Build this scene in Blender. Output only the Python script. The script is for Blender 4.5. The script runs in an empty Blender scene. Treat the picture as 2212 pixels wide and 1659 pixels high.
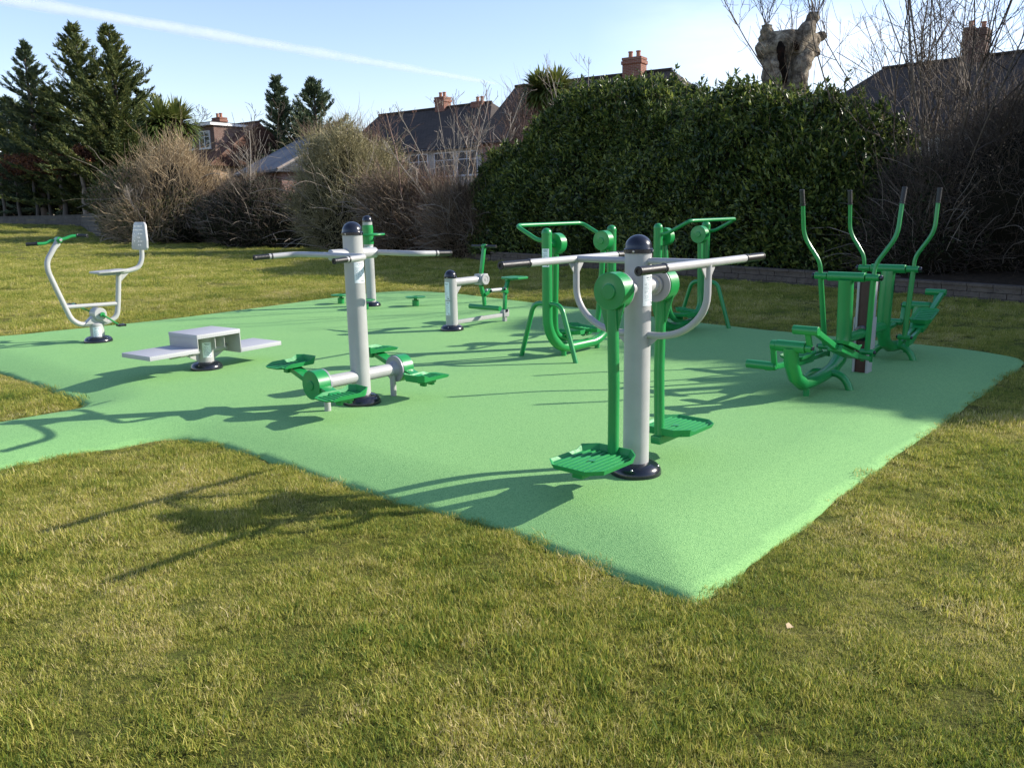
import bpy, bmesh, math, random
import numpy as np
from mathutils import Vector, Matrix
random.seed(5)
rng = np.random.default_rng(11)
sc = bpy.context.scene
COL = sc.collection
R = math.radians

# ------------------------------------------------------------------ camera model (used to convert measured points)
F, CX, CY = 1785.0, 1106.0, 829.5          # measured on a 2212 px wide copy of the photograph
PITCH, ROLL, HC = R(11.9), R(1.1), 1.6
_fw = np.array([0, math.cos(PITCH), -math.sin(PITCH)])
_u0 = np.array([0, math.sin(PITCH), math.cos(PITCH)])
_x0 = np.array([1.0, 0, 0])
CR = math.cos(ROLL) * _x0 - math.sin(ROLL) * _u0
CU = math.sin(ROLL) * _x0 + math.cos(ROLL) * _u0
CC = np.array([0, 0, HC])

def ray(x, y):
    return CR * (x - CX) / F + CU * (CY - y) / F + _fw

def at(x, y, z=0.0):                        # point at height z
    d = ray(x, y); return CC + d * ((z - HC) / d[2])

def P(x, y, Y):                             # point at depth Y
    d = ray(x, y); return CC + d * (Y / d[1])

def hgt(x, y, Y):
    return P(x, y, Y)[2]

cam = bpy.data.cameras.new('camera'); co = bpy.data.objects.new('camera', cam); COL.objects.link(co)
M = Matrix.Identity(4)
for i in range(3):
    M[i][0] = CR[i]; M[i][1] = CU[i]; M[i][2] = -_fw[i]; M[i][3] = CC[i]
co.matrix_world = M
cam.sensor_width = 36; cam.lens = F / 2212 * 36; cam.clip_end = 20000; cam.clip_start = .05
sc.camera = co

# ------------------------------------------------------------------ materials
def mat(name, col=(.5, .5, .5), rough=.5, spec=.5, metal=0.0, coat=0.0):
    m = bpy.data.materials.new(name); m.use_nodes = True
    b = m.node_tree.nodes['Principled BSDF']
    b.inputs['Base Color'].default_value = (*col, 1); b.inputs['Roughness'].default_value = rough
    b.inputs['Specular IOR Level'].default_value = spec; b.inputs['Metallic'].default_value = metal
    b.inputs['Coat Weight'].default_value = coat; b.inputs['Coat Roughness'].default_value = .12
    m['b'] = 1
    return m

def nd(m, t, **kw):
    n = m.node_tree.nodes.new(t)
    for k, v in kw.items():
        if k.startswith('i_'): n.inputs[k[2:].replace('_', ' ')].default_value = v
        else: setattr(n, k, v)
    return n

def lk(m, a, b): m.node_tree.links.new(a, b)
def bsdf(m): return m.node_tree.nodes['Principled BSDF']

def ramp(m, fac, stops, interp='LINEAR'):
    r = nd(m, 'ShaderNodeValToRGB'); r.color_ramp.interpolation = interp
    e = r.color_ramp.elements
    while len(e) < len(stops): e.new(.5)
    for q, (p, c) in zip(e, stops): q.position = p; q.color = (*c, 1)
    lk(m, fac, r.inputs[0]); return r.outputs[0]

def coords(m, kind='Object'):
    return nd(m, 'ShaderNodeTexCoord').outputs[kind]

def wpos(m):
    return nd(m, 'ShaderNodeNewGeometry').outputs['Position']

def noise(m, vec, scale, detail=4, rough=.55, out='Fac'):
    n = nd(m, 'ShaderNodeTexNoise'); n.inputs['Scale'].default_value = scale
    n.inputs['Detail'].default_value = detail; n.inputs['Roughness'].default_value = rough
    lk(m, vec, n.inputs['Vector']); return n.outputs[out]

def mixc(m, fac, a, b, mode='MIX'):
    n = nd(m, 'ShaderNodeMix', data_type='RGBA', blend_type=mode)
    for s, v in ((0, fac), (6, a), (7, b)):
        if isinstance(v, (int, float)): n.inputs[s].default_value = v
        elif isinstance(v, tuple): n.inputs[s].default_value = (*v, 1)
        else: lk(m, v, n.inputs[s])
    return n.outputs[2]

def bump(m, h, strength=.3, dist=.01):
    n = nd(m, 'ShaderNodeBump'); n.inputs['Strength'].default_value = strength; n.inputs['Distance'].default_value = dist
    lk(m, h, n.inputs['Height']); lk(m, n.outputs[0], bsdf(m).inputs['Normal'])

def paint(name, col, rough, coat=0.0):
    m = mat(name, col, rough, .5, 0, coat)
    v = wpos(m)
    f = noise(m, v, 9, 5, .6)
    c = ramp(m, f, [(.3, tuple(x * .95 for x in col)), (.65, tuple(min(1, x * 1.03) for x in col))])
    lk(m, c, bsdf(m).inputs['Base Color'])
    g = noise(m, v, 35, 4)
    rr = nd(m, 'ShaderNodeMapRange'); rr.inputs[3].default_value = rough * .75; rr.inputs[4].default_value = rough * 1.35
    lk(m, g, rr.inputs[0]); lk(m, rr.outputs[0], bsdf(m).inputs['Roughness'])
    bump(m, noise(m, v, 900, 2), .06, .0006)
    return m

GREEN = paint('green_paint', (.010, .235, .055), .34, .22)
TRAYG = paint('green_tray_paint', (.012, .25, .06), .52)
GREY = paint('silver_grey_paint', (.37, .37, .365), .40, .12)
DGREY = paint('dark_grey_paint', (.27, .28, .30), .4, .1)  # darker grey for back plates, weld plate and seat pan
BLACK = paint('black_plastic', (.010, .012, .020), .22, .2)
RUBBER = paint('black_rubber', (.012, .012, .013), .42)
STEEL = mat('bolt_steel', (.5, .5, .5), .3, .5, .9)
WHITE = mat('label_white', (.74, .79, .82), .35)
INK = mat('label_print', (.28, .34, .38), .4)
INK2 = mat('label_dark_print', (.05, .06, .08), .4)
WOODM = paint('brown_timber', (.060, .020, .014), .55)

def foliage(name, c0, c1, c2, rough=.5, spec=.4, trans=.25, scale=.6):
    """leaf colours vary per leaf (attribute v) and in soft clumps"""
    m = mat(name, c1, rough, spec)
    a = nd(m, 'ShaderNodeAttribute', attribute_name='v').outputs['Fac']
    n = noise(m, wpos(m), scale, 3)
    s = nd(m, 'ShaderNodeMath', operation='ADD'); lk(m, a, s.inputs[0]); lk(m, n, s.inputs[1])
    s2 = nd(m, 'ShaderNodeMath', operation='MULTIPLY'); lk(m, s.outputs[0], s2.inputs[0]); s2.inputs[1].default_value = .5
    c = ramp(m, s2.outputs[0], [(.22, c0), (.5, c1), (.78, c2)])
    lk(m, c, bsdf(m).inputs['Base Color'])
    if trans:
        t = nd(m, 'ShaderNodeBsdfTranslucent'); lk(m, c, t.inputs[0])
        mx = nd(m, 'ShaderNodeMixShader'); mx.inputs[0].default_value = trans
        lk(m, bsdf(m).outputs[0], mx.inputs[1]); lk(m, t.outputs[0], mx.inputs[2])
        lk(m, mx.outputs[0], m.node_tree.nodes['Material Output'].inputs[0])
    return m

# ------------------------------------------------------------------ object helpers
def link(name, me, m=None, parent=None):
    o = bpy.data.objects.new(name, me); COL.objects.link(o)
    if m is not None:
        for q in (m if isinstance(m, (list, tuple)) else [m]): me.materials.append(q)
    if parent is not None: o.parent = parent
    return o

def tag(o, label=None, cat=None, group=None, kind=None):
    if label: o['label'] = label
    if cat: o['category'] = cat
    if group: o['group'] = group
    if kind: o['kind'] = kind
    return o

def thing(name, label, cat, loc, ang=0.0, group=None):
    o = bpy.data.objects.new(name, None); COL.objects.link(o)
    o.location = loc; o.rotation_euler = (0, 0, ang); o.empty_display_size = .2
    return tag(o, label, cat, group)

def V(*a): return Vector(a)

class MB:
    """collects shapes into one mesh"""
    def __init__(s): s.v = []; s.f = []; s.mi = []; s.marks = []
    def add(s, verts, faces, mi=0):
        s.marks.append((len(s.v), len(s.f))); b = len(s.v); s.v += [tuple(q) for q in verts]; s.f += [tuple(i + b for i in q) for q in faces]; s.mi += [mi] * len(faces); return s
    def tube(s, pts, r, n=14, fillet=0.0, caps=True, mi=0, fs=6):
        pts = [Vector(p) for p in pts]
        rs = r if isinstance(r, (list, tuple)) else [r] * len(pts)
        if fillet:
            q, qr = [pts[0]], [rs[0]]
            for i in range(1, len(pts) - 1):
                a, b, c = pts[i - 1], pts[i], pts[i + 1]
                d1, d2 = (a - b), (c - b); t = min(fillet, d1.length * .48, d2.length * .48)
                p0, p2 = b + d1.normalized() * t, b + d2.normalized() * t
                for k in range(fs + 1):
                    w = k / fs; q.append((1 - w) ** 2 * p0 + 2 * w * (1 - w) * b + w * w * p2); qr.append(rs[i])
            q.append(pts[-1]); qr.append(rs[-1]); pts, rs = q, qr
        up = None; V_, F_ = [], []
        for i, p in enumerate(pts):
            t = (pts[min(i + 1, len(pts) - 1)] - pts[max(i - 1, 0)]).normalized()
            if up is None:
                up = Vector((0, 0, 1)) if abs(t.z) < .9 else Vector((1, 0, 0))
            a = t.cross(up).normalized(); up = a.cross(t).normalized()
            for k in range(n):
                g = 2 * math.pi * k / n
                V_.append(p + (a * math.cos(g) + up * math.sin(g)) * rs[i])
        for i in range(len(pts) - 1):
            for k in range(n):
                F_.append((i * n + k, i * n + (k + 1) % n, (i + 1) * n + (k + 1) % n, (i + 1) * n + k))
        if caps:
            F_.append(tuple(range(n - 1, -1, -1))); F_.append(tuple(range((len(pts) - 1) * n, len(pts) * n)))
        return s.add(V_, F_, mi)
    def lathe(s, prof, n=28, M_=None, mi=0):
        """prof: (radius, z) from bottom to top"""
        M_ = M_ or Matrix.Identity(4); V_, F_ = [], []
        for r, z in prof:
            for k in range(n):
                g = 2 * math.pi * k / n; V_.append(M_ @ Vector((r * math.cos(g), r * math.sin(g), z)))
        for i in range(len(prof) - 1):
            for k in range(n):
                F_.append((i * n + k, i * n + (k + 1) % n, (i + 1) * n + (k + 1) % n, (i + 1) * n + k))
        if prof[0][0] > 1e-6: F_.append(tuple(range(n - 1, -1, -1)))
        if prof[-1][0] > 1e-6: F_.append(tuple(range((len(prof) - 1) * n, len(prof) * n)))
        return s.add(V_, F_, mi)
    def cyl(s, a, b, r, n=24, bev=.004, mi=0):
        a, b = Vector(a), Vector(b); d = b - a; h = d.length
        M_ = Matrix.Translation(a) @ d.to_track_quat('Z', 'Y').to_matrix().to_4x4()
        return s.lathe([(r - bev, 0), (r, bev), (r, h - bev), (r - bev, h)], n, M_, mi)
    def box(s, c, d, M_=None, bev=.004, mi=0):
        M_ = M_ or Matrix.Identity(4)
        bm = bmesh.new(); bmesh.ops.create_cube(bm, size=1)
        for q in bm.verts: q.co = Vector((q.co.x * d[0] + c[0], q.co.y * d[1] + c[1], q.co.z * d[2] + c[2]))
        if bev: bmesh.ops.bevel(bm, geom=list(bm.edges), offset=min(bev, min(d) * .4), segments=2, affect='EDGES', profile=.6)
        bm.verts.index_update()
        s.add([M_ @ q.co for q in bm.verts], [[w.index for w in f.verts] for f in bm.faces], mi); bm.free(); return s
    def plate(s, poly, M_, th, bev=.003, mi=0):
        """polygon in the xy plane of M_, thickness th along its z"""
        bm = bmesh.new(); vs = [bm.verts.new((x, y, 0)) for x, y in poly]; f = bm.faces.new(vs)
        e = bmesh.ops.extrude_face_region(bm, geom=[f])
        for q in e['geom']:
            if isinstance(q, bmesh.types.BMVert): q.co.z += th
        bmesh.ops.recalc_face_normals(bm, faces=bm.faces)
        if bev: bmesh.ops.bevel(bm, geom=list(bm.edges), offset=bev, segments=2, affect='EDGES', profile=.6)
        bm.verts.index_update()
        s.add([M_ @ q.co for q in bm.verts], [[w.index for w in g.verts] for g in bm.faces], mi); bm.free(); return s
    def beam(s, a, b, w, h, up=(0, 0, 1), bev=.004, mi=0):
        """rectangular bar from a to b"""
        a, b = Vector(a), Vector(b); d = (b - a); L = d.length; x = d.normalized()
        y = Vector(up).cross(x).normalized(); z = x.cross(y)
        M_ = Matrix(((x.x, y.x, z.x, a.x), (x.y, y.y, z.y, a.y), (x.z, y.z, z.z, a.z), (0, 0, 0, 1)))
        return s.box((L / 2, 0, 0), (L, w, h), M_, bev, mi)
    def each(s, name, m, parent=None):
        """every collected shape becomes a part of its own"""
        ends = s.marks[1:] + [(len(s.v), len(s.f))]
        for (v0, f0), (v1, f1) in zip(s.marks, ends):
            q = MB(); q.v = s.v[v0:v1]; q.f = [tuple(i - v0 for i in f) for f in s.f[f0:f1]]; q.mi = s.mi[f0:f1]; q.build(name, m, parent)
    def build(s, name, m, parent=None, smooth=True, sharp=24):
        me = bpy.data.meshes.new(name); me.from_pydata(s.v, [], s.f); me.update()
        bm = bmesh.new(); bm.from_mesh(me); bmesh.ops.recalc_face_normals(bm, faces=bm.faces); bm.to_mesh(me); bm.free()
        if len(set(s.mi)) > 1: me.polygons.foreach_set('material_index', s.mi)
        if smooth:
            me.shade_smooth(); me.set_sharp_from_angle(angle=R(sharp))
        return link(name, me, m, parent)

def fastmesh(name, verts, loops, sizes, m, parent=None, attr=None, smooth=False, mi=None, attr2=None):
    """verts (N,3), loops flat index array, sizes per face"""
    me = bpy.data.meshes.new(name)
    verts = np.ascontiguousarray(verts, np.float32); loops = np.ascontiguousarray(loops, np.int32)
    sizes = np.ascontiguousarray(sizes, np.int32)
    me.vertices.add(len(verts)); me.vertices.foreach_set('co', verts.ravel())
    me.loops.add(len(loops)); me.loops.foreach_set('vertex_index', loops)
    me.polygons.add(len(sizes)); st = np.zeros(len(sizes), np.int32); st[1:] = np.cumsum(sizes)[:-1]
    me.polygons.foreach_set('loop_start', st)
    if mi is not None: me.polygons.foreach_set('material_index', np.ascontiguousarray(mi, np.int32))
    if smooth: me.polygons.foreach_set('use_smooth', np.ones(len(sizes), bool))
    if attr is not None:
        a = me.attributes.new('v', 'FLOAT', 'POINT'); a.data.foreach_set('value', np.ascontiguousarray(attr, np.float32))
    me.update(calc_edges=True); me.validate()
    return link(name, me, m, parent)

def nrm(a): return a / np.maximum(np.linalg.norm(a, axis=-1, keepdims=True), 1e-9)

def wob(p, seed, freq, octv=3):
    """cheap smooth 3-D noise, about -1..1"""
    g = np.random.default_rng(seed); out = np.zeros(len(p)); amp = 1.0; tot = 0
    for o in range(octv):
        for k in range(4):
            d = nrm(g.normal(size=3)) * freq * (2 ** o) * g.uniform(.7, 1.3)
            out += amp * np.sin(p @ d + g.uniform(0, 6.28))
        tot += amp * 2.2; amp *= .55
    return out / tot

def leafgeo(p, d, L, W, up=None, fold=.25):
    """one diamond leaf (4 verts, 2 faces) per point p, pointing along d"""
    n = len(p); d = nrm(d)
    if up is None: up = rng.normal(size=(n, 3))
    s = nrm(np.cross(d, up)); q = np.cross(s, d)
    L = np.broadcast_to(np.asarray(L, float), (n,))[:, None]; W = np.broadcast_to(np.asarray(W, float), (n,))[:, None]
    a = p; b = p + d * L * .5 + s * W * .5 + q * W * fold; c = p + d * L - q * W * fold * .4; e = p + d * L * .5 - s * W * .5 + q * W * fold
    v = np.stack([a, b, c, e], 1).reshape(-1, 3); i = np.arange(n)[:, None] * 4
    loops = np.concatenate([i, i + 1, i + 2, i, i + 2, i + 3], 1).ravel()
    return v, loops, np.full(n * 2, 3)

def leaves(name, p, d, L, W, m, parent=None, up=None, fold=.25, attr=None):
    v, l, s = leafgeo(p, d, L, W, up, fold)
    a = rng.random(len(p)) if attr is None else attr
    return fastmesh(name, v, l, s, m, parent, np.repeat(a, 4))

def tubes(name, pts, rad, m, parent=None, n=3, attr=None):
    """pts (N,S,3), rad (N,S): N thin tubes"""
    N, S, _ = pts.shape
    t = np.zeros_like(pts); t[:, 1:-1] = pts[:, 2:] - pts[:, :-2]; t[:, 0] = pts[:, 1] - pts[:, 0]; t[:, -1] = pts[:, -1] - pts[:, -2]
    t = nrm(t); ref = np.where(np.abs(t[..., 2:3]) < .8, np.array([0, 0, 1.0]), np.array([1.0, 0, 0]))
    a = nrm(np.cross(t, ref)); b = np.cross(t, a)
    g = 2 * np.pi * np.arange(n) / n
    v = pts[:, :, None] + (a[:, :, None] * np.cos(g)[:, None] + b[:, :, None] * np.sin(g)[:, None]) * rad[:, :, None, None]
    base = (np.arange(N) * S * n)[:, None, None] + (np.arange(S - 1) * n)[None, :, None]
    k = np.arange(n)[None, None]; k2 = (k + 1) % n
    f = np.stack([base + k, base + k2, base + n + k2, base + n + k], -1).reshape(-1, 4)
    at_ = np.repeat(rng.random(N) if attr is None else attr, S * n)
    return fastmesh(name, v.reshape(-1, 3), f.ravel(), np.full(len(f), 4), m, parent, at_, True)

# ------------------------------------------------------------------ ground
RAMP0 = 34.0
def tz(x, y):
    x = np.asarray(x, float); y = np.asarray(y, float)
    u = .6 * y - .8 * x - RAMP0
    t = np.clip(u / 30.0, 0, 1)
    return -.085 + 1.35 * (t * t * .55 + t * .45) * np.clip((y + 20) / 30, 0, 1)

PADPX = [(1497, 1299), (1470, 1290), (1400, 1264), (1280, 1222), (1165, 1172), (1050, 1130), (960, 1105), (880, 1087), (790, 1062), (700, 1033), (610, 1003), (530, 975), (455, 955), (395, 945), (330, 950), (240, 965), (120, 985), (0, 1012)]
PADPX2 = [(0, 910), (90, 895), (150, 885), (187, 877), (160, 862), (100, 838), (50, 820), (0, 805)]
PADPX3 = [(0, 730), (120, 717), (340, 695), (520, 671), (700, 647), (800, 635), (880, 631), (940, 632), (1020, 638), (1100, 648), (1250, 665), (1390, 681), (1600, 708), (1800, 727), (1990, 745), (2110, 757), (2180, 768), (2207, 776), (2214, 786), (2180, 808), (2100, 868), (2000, 938), (1900, 1004), (1840, 1047), (1780, 1090), (1700, 1152), (1620, 1213), (1560, 1258), (1522, 1287)]
_pz = lambda L: [tuple(at(x, y, -.075)[:2]) for x, y in L]
PAD = _pz(PADPX) + [(-5.4, 3.75), (-6.6, 4.85)] + _pz(PADPX2) + [(-7.6, 10.7), (-8.9, 11.2), (-9.1, 11.6), (-8.2, 12.1)] + _pz(PADPX3)
PADA = np.array(PAD)

def chaikin(p, it=2):
    for _ in range(it):
        q = np.roll(p, -1, 0); p = np.stack([p * .78 + q * .22, p * .22 + q * .78], 1).reshape(-1, 2)
    return p

def sdist(x, y, poly):
    """signed distance to polygon, positive inside"""
    q = np.stack([np.ravel(x), np.ravel(y)], 1); best = np.full(len(q), 1e9); ins = np.zeros(len(q), bool)
    n = len(poly)
    for i in range(n):
        a, b = poly[i], poly[(i + 1) % n]; ab = b - a
        t = np.clip(((q - a) @ ab) / (ab @ ab), 0, 1)
        best = np.minimum(best, np.linalg.norm(q - a - t[:, None] * ab, axis=1))
        c = ((a[1] > q[:, 1]) != (b[1] > q[:, 1]))
        with np.errstate(divide='ignore', invalid='ignore'):
            xi = (b[0] - a[0]) * (q[:, 1] - a[1]) / (b[1] - a[1]) + a[0]
        ins ^= c & (q[:, 0] < xi)
    return np.where(ins, best, -best).reshape(np.shape(x))

def signed_area(p): return .5 * np.sum(p[:, 0] * np.roll(p[:, 1], -1) - np.roll(p[:, 0], -1) * p[:, 1])
OUT = chaikin(PADA, 2)
if signed_area(OUT) < 0: OUT = OUT[::-1]

def resample(p, step):
    out = []
    for i in range(len(p)):
        a, b = p[i], p[(i + 1) % len(p)]; k = max(1, int(np.linalg.norm(b - a) / step))
        for j in range(k): out.append(a + (b - a) * j / k)
    return np.array(out)

def build_pad():
    ring0 = resample(OUT, .07)
    ring0 = ring0 + .012 * np.stack([wob(np.c_[ring0, ring0[:, :1] * 0], 3, 7), wob(np.c_[ring0, ring0[:, :1] * 0], 4, 7)], 1)
    from mathutils.geometry import delaunay_2d_cdt
    lo, hi = ring0.min(0), ring0.max(0)
    gx, gy = np.meshgrid(np.arange(lo[0], hi[0], .075), np.arange(lo[1], hi[1], .075)); sd = sdist(gx, gy, ring0)
    fine = (sd > .045) & (sd < .62); even = (sd >= .62) & (np.add.outer(np.arange(gx.shape[0]) % 4, np.arange(gx.shape[1]) % 4) == 0)
    k = fine | even
    inn = np.stack([gx[k], gy[k]], 1); sdi = sd[k]
    co_ = [Vector(q) for q in ring0] + [Vector(q) for q in inn]
    n = len(ring0)
    vv, _, ff, _, _, _ = delaunay_2d_cdt(co_, [(i, (i + 1) % n) for i in range(n)], [], 1, 1e-5)
    va = np.array([(q.x, q.y) for q in vv]); sda = np.maximum(sdist(va[:, 0], va[:, 1], ring0), 0)
    z = np.interp(sda, [0, .10, .2, .3, .4, .5, .62], [-.082, -.062, -.042, -.024, -.010, -.002, 0])
    bm = bmesh.new(); bv = [bm.verts.new((x, y, h)) for (x, y), h in zip(va, z)]
    for f in ff: bm.faces.new([bv[i] for i in f])
    bm.edges.ensure_lookup_table(); rim = [e for e in bm.edges if len(e.link_faces) == 1]
    e2 = bmesh.ops.extrude_edge_only(bm, edges=rim)
    for q in e2['geom']:
        if isinstance(q, bmesh.types.BMVert): q.co.z = -.17
    bmesh.ops.recalc_face_normals(bm, faces=bm.faces)
    me = bpy.data.meshes.new('play_surface'); bm.to_mesh(me); bm.free(); me.shade_smooth()
    m = mat('green_rubber_granules', (.17, .40, .15), .85, .25)
    w = wpos(m)
    vo = nd(m, 'ShaderNodeTexVoronoi'); vo.inputs['Scale'].default_value = 230; lk(m, w, vo.inputs['Vector'])
    sep = nd(m, 'ShaderNodeSeparateColor'); lk(m, vo.outputs['Color'], sep.inputs[0])
    g = ramp(m, sep.outputs[0], [(.0, (.095, .24, .08)), (.12, (.162, .35, .12)), (.55, (.232, .446, .152)), (1, (.28, .515, .187))])
    big = noise(m, w, .55, 5, .6)
    g = mixc(m, ramp(m, big, [(.3, (.0, .0, .0)), (.75, (.30, .30, .30))]), g, (.13, .33, .13))
    st = noise(m, w, 2.2, 6, .7)
    g = mixc(m, ramp(m, st, [(.62, (0, 0, 0)), (.8, (.22, .22, .22))]), g, (.10, .20, .09))
    dirt = noise(m, w, 48, 3, .6)
    g = mixc(m, ramp(m, dirt, [(.66, (0, 0, 0)), (.74, (.35, .35, .35))]), g, (.07, .16, .06))
    lk(m, g, bsdf(m).inputs['Base Color'])
    vo2 = nd(m, 'ShaderNodeTexVoronoi'); vo2.inputs['Scale'].default_value = 230; lk(m, w, vo2.inputs['Vector'])
    bump(m, vo2.outputs['Distance'], .55, .004)
    return tag(link('play_surface', me, m), kind='structure')
build_pad()

WALL = [(15.5, 3.3), (8.6, 14.0), (5.3, 19.1), (0.0, 27.6), (-11.2, 44.6), (-17.8, 46.8), (-23.0, 48.0)]
WALLL = [(-23.0, 48.0), (-30.3, 60.0), (-45.0, 66.0), (-66.0, 72.0)]

def build_ground():
    def axis(lo, hi, dense, step):
        a = list(np.arange(dense[0], dense[1] + 1e-6, step)); s = step; x = a[-1]
        while x < hi: s *= 1.18; x += s; a.append(x)
        s = step; x = a[0]; pre = []
        while x > lo: s *= 1.18; x -= s; pre.append(x)
        return np.array(pre[::-1] + a)
    xs = axis(-900, 900, (-9, 8), .11); ys = axis(-60, 1500, (1.2, 19), .11)
    X, Y = np.meshgrid(xs, ys); pts = np.stack([X.ravel(), Y.ravel(), np.zeros(X.size)], 1)
    Z = tz(X, Y).ravel()
    near = np.clip(1.4 - np.hypot(X, Y).ravel() / 30, 0, 1)
    Z += near * (.012 * wob(pts, 21, 3.2) + .016 * wob(pts, 22, .9))
    sd = sdist(X, Y, OUT).ravel()
    Z = np.where(sd > .03, -.16, np.where(sd > -.35, np.minimum(Z, -.088 + .03 * np.clip(-sd, 0, .35)), Z))
    verts = np.stack([X.ravel(), Y.ravel(), Z], 1); nx, ny = len(xs), len(ys)
    i = (np.arange(ny - 1)[:, None] * nx + np.arange(nx - 1)[None]).ravel()
    f = np.stack([i, i + 1, i + 1 + nx, i + nx], 1)
    m = mat('lawn_turf', (.10, .10, .03), .95, .15)
    w = wpos(m)
    a = noise(m, w, 14, 6, .7); b = noise(m, w, .8, 5, .65); c = noise(m, w, 70, 3, .7)
    col = ramp(m, a, [(.3, (.075, .08, .018)), (.5, (.165, .16, .034)), (.7, (.28, .24, .07))])
    col = mixc(m, ramp(m, b, [(.38, (0, 0, 0)), (.62, (.75, .75, .75))]), col, (.15, .185, .03))
    col = mixc(m, ramp(m, c, [(.38, (.8, .8, .8)), (.55, (0, 0, 0))]), col, (.04, .045, .012))
    soil = noise(m, w, 1.7, 6, .75)
    col = mixc(m, ramp(m, soil, [(.64, (0, 0, 0)), (.72, (.75, .75, .75))]), col, (.085, .055, .028))
    lk(m, col, bsdf(m).inputs['Base Color'])
    bump(m, noise(m, w, 22, 8, .75), 1.0, .05)
    o = fastmesh('lawn', verts, f.ravel(), np.full(len(f), 4), m, None, None, True)
    tag(o, kind='structure')
build_ground()

# ------------------------------------------------------------------ grass blades (one mass nobody could count)
def blade_tuft(k, n=165, rad=.125, hmin=.016, hmax=.046, wid=.0015):
    g = np.random.default_rng(100 + k)
    rr = rad * np.sqrt(g.random(n)); th = g.random(n) * 6.283
    p = np.stack([rr * np.cos(th), rr * np.sin(th), np.full(n, -.006)], 1)
    h = g.uniform(hmin, hmax, n); lean = g.uniform(.1, 1.35, n); az = g.random(n) * 6.283
    dr = np.stack([np.cos(az), np.sin(az), np.zeros(n)], 1); sd = np.stack([-np.sin(az + g.normal(0, .5, n)), np.cos(az), np.zeros(n)], 1)
    up = np.array([0, 0, 1.0]); w = wid * g.uniform(.7, 1.4, n)[:, None]
    p2 = p + up * (h * np.cos(lean))[:, None] + dr * (h * np.sin(lean))[:, None]
    p1 = p + (p2 - p) * .5 + up * (h * .09 * lean)[:, None]
    v = np.stack([p - sd * w, p + sd * w, p1 - sd * w * .8, p1 + sd * w * .8, p2], 1).reshape(-1, 3)
    i = np.arange(n)[:, None] * 5
    loops = np.concatenate([i, i + 1, i + 3, i + 2, i + 2, i + 3, i + 4], 1).ravel()
    sizes = np.tile([4, 3], n)
    me = bpy.data.meshes.new('grass_tuft')
    me.vertices.add(len(v)); me.vertices.foreach_set('co', v.astype(np.float32).ravel())
    me.loops.add(len(loops)); me.loops.foreach_set('vertex_index', loops.astype(np.int32))
    me.polygons.add(len(sizes)); st = np.zeros(len(sizes), np.int32); st[1:] = np.cumsum(sizes)[:-1]; me.polygons.foreach_set('loop_start', st)
    a = me.attributes.new('v', 'FLOAT', 'POINT'); a.data.foreach_set('value', np.repeat(g.random(n), 5).astype(np.float32))
    hh = me.attributes.new('h', 'FLOAT', 'POINT'); hh.data.foreach_set('value', np.tile([0, 0, .6, .6, 1.0], n).astype(np.float32))
    me.update(calc_edges=True)
    return bpy.data.objects.new('grass_tuft', me)

def grass_material():
    m = mat('grass_blades', (.12, .13, .03), .55, .3)
    v = nd(m, 'ShaderNodeAttribute', attribute_name='v').outputs['Fac']
    w = wpos(m)
    n1 = noise(m, w, .75, 4, .6); n2 = noise(m, w, 5.5, 4, .65)
    a = nd(m, 'ShaderNodeMath', operation='MULTIPLY_ADD'); lk(m, n1, a.inputs[0]); a.inputs[1].default_value = 1.5; a.inputs[2].default_value = -.75
    b = nd(m, 'ShaderNodeMath', operation='MULTIPLY_ADD'); lk(m, n2, b.inputs[0]); b.inputs[1].default_value = .9; lk(m, a.outputs[0], b.inputs[2])
    c = nd(m, 'ShaderNodeMath', operation='ADD'); lk(m, b.outputs[0], c.inputs[0])
    d = nd(m, 'ShaderNodeMath', operation='MULTIPLY_ADD'); lk(m, v, d.inputs[0]); d.inputs[1].default_value = .8; d.inputs[2].default_value = -.35; lk(m, d.outputs[0], c.inputs[1])
    col = ramp(m, c.outputs[0], [(.0, (.105, .180, .026)), (.32, (.255, .300, .043)), (.58, (.425, .405, .072)), (.80, (.56, .49, .14)), (1, (.70, .59, .30))])
    lk(m, col, bsdf(m).inputs['Base Color'])
    t = nd(m, 'ShaderNodeBsdfTranslucent'); lk(m, col, t.inputs[0])
    mx = nd(m, 'ShaderNodeMixShader'); mx.inputs[0].default_value = .45
    lk(m, bsdf(m).outputs[0], mx.inputs[1]); lk(m, t.outputs[0], mx.inputs[2]); lk(m, mx.outputs[0], m.node_tree.nodes['Material Output'].inputs[0])
    return m

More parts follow.
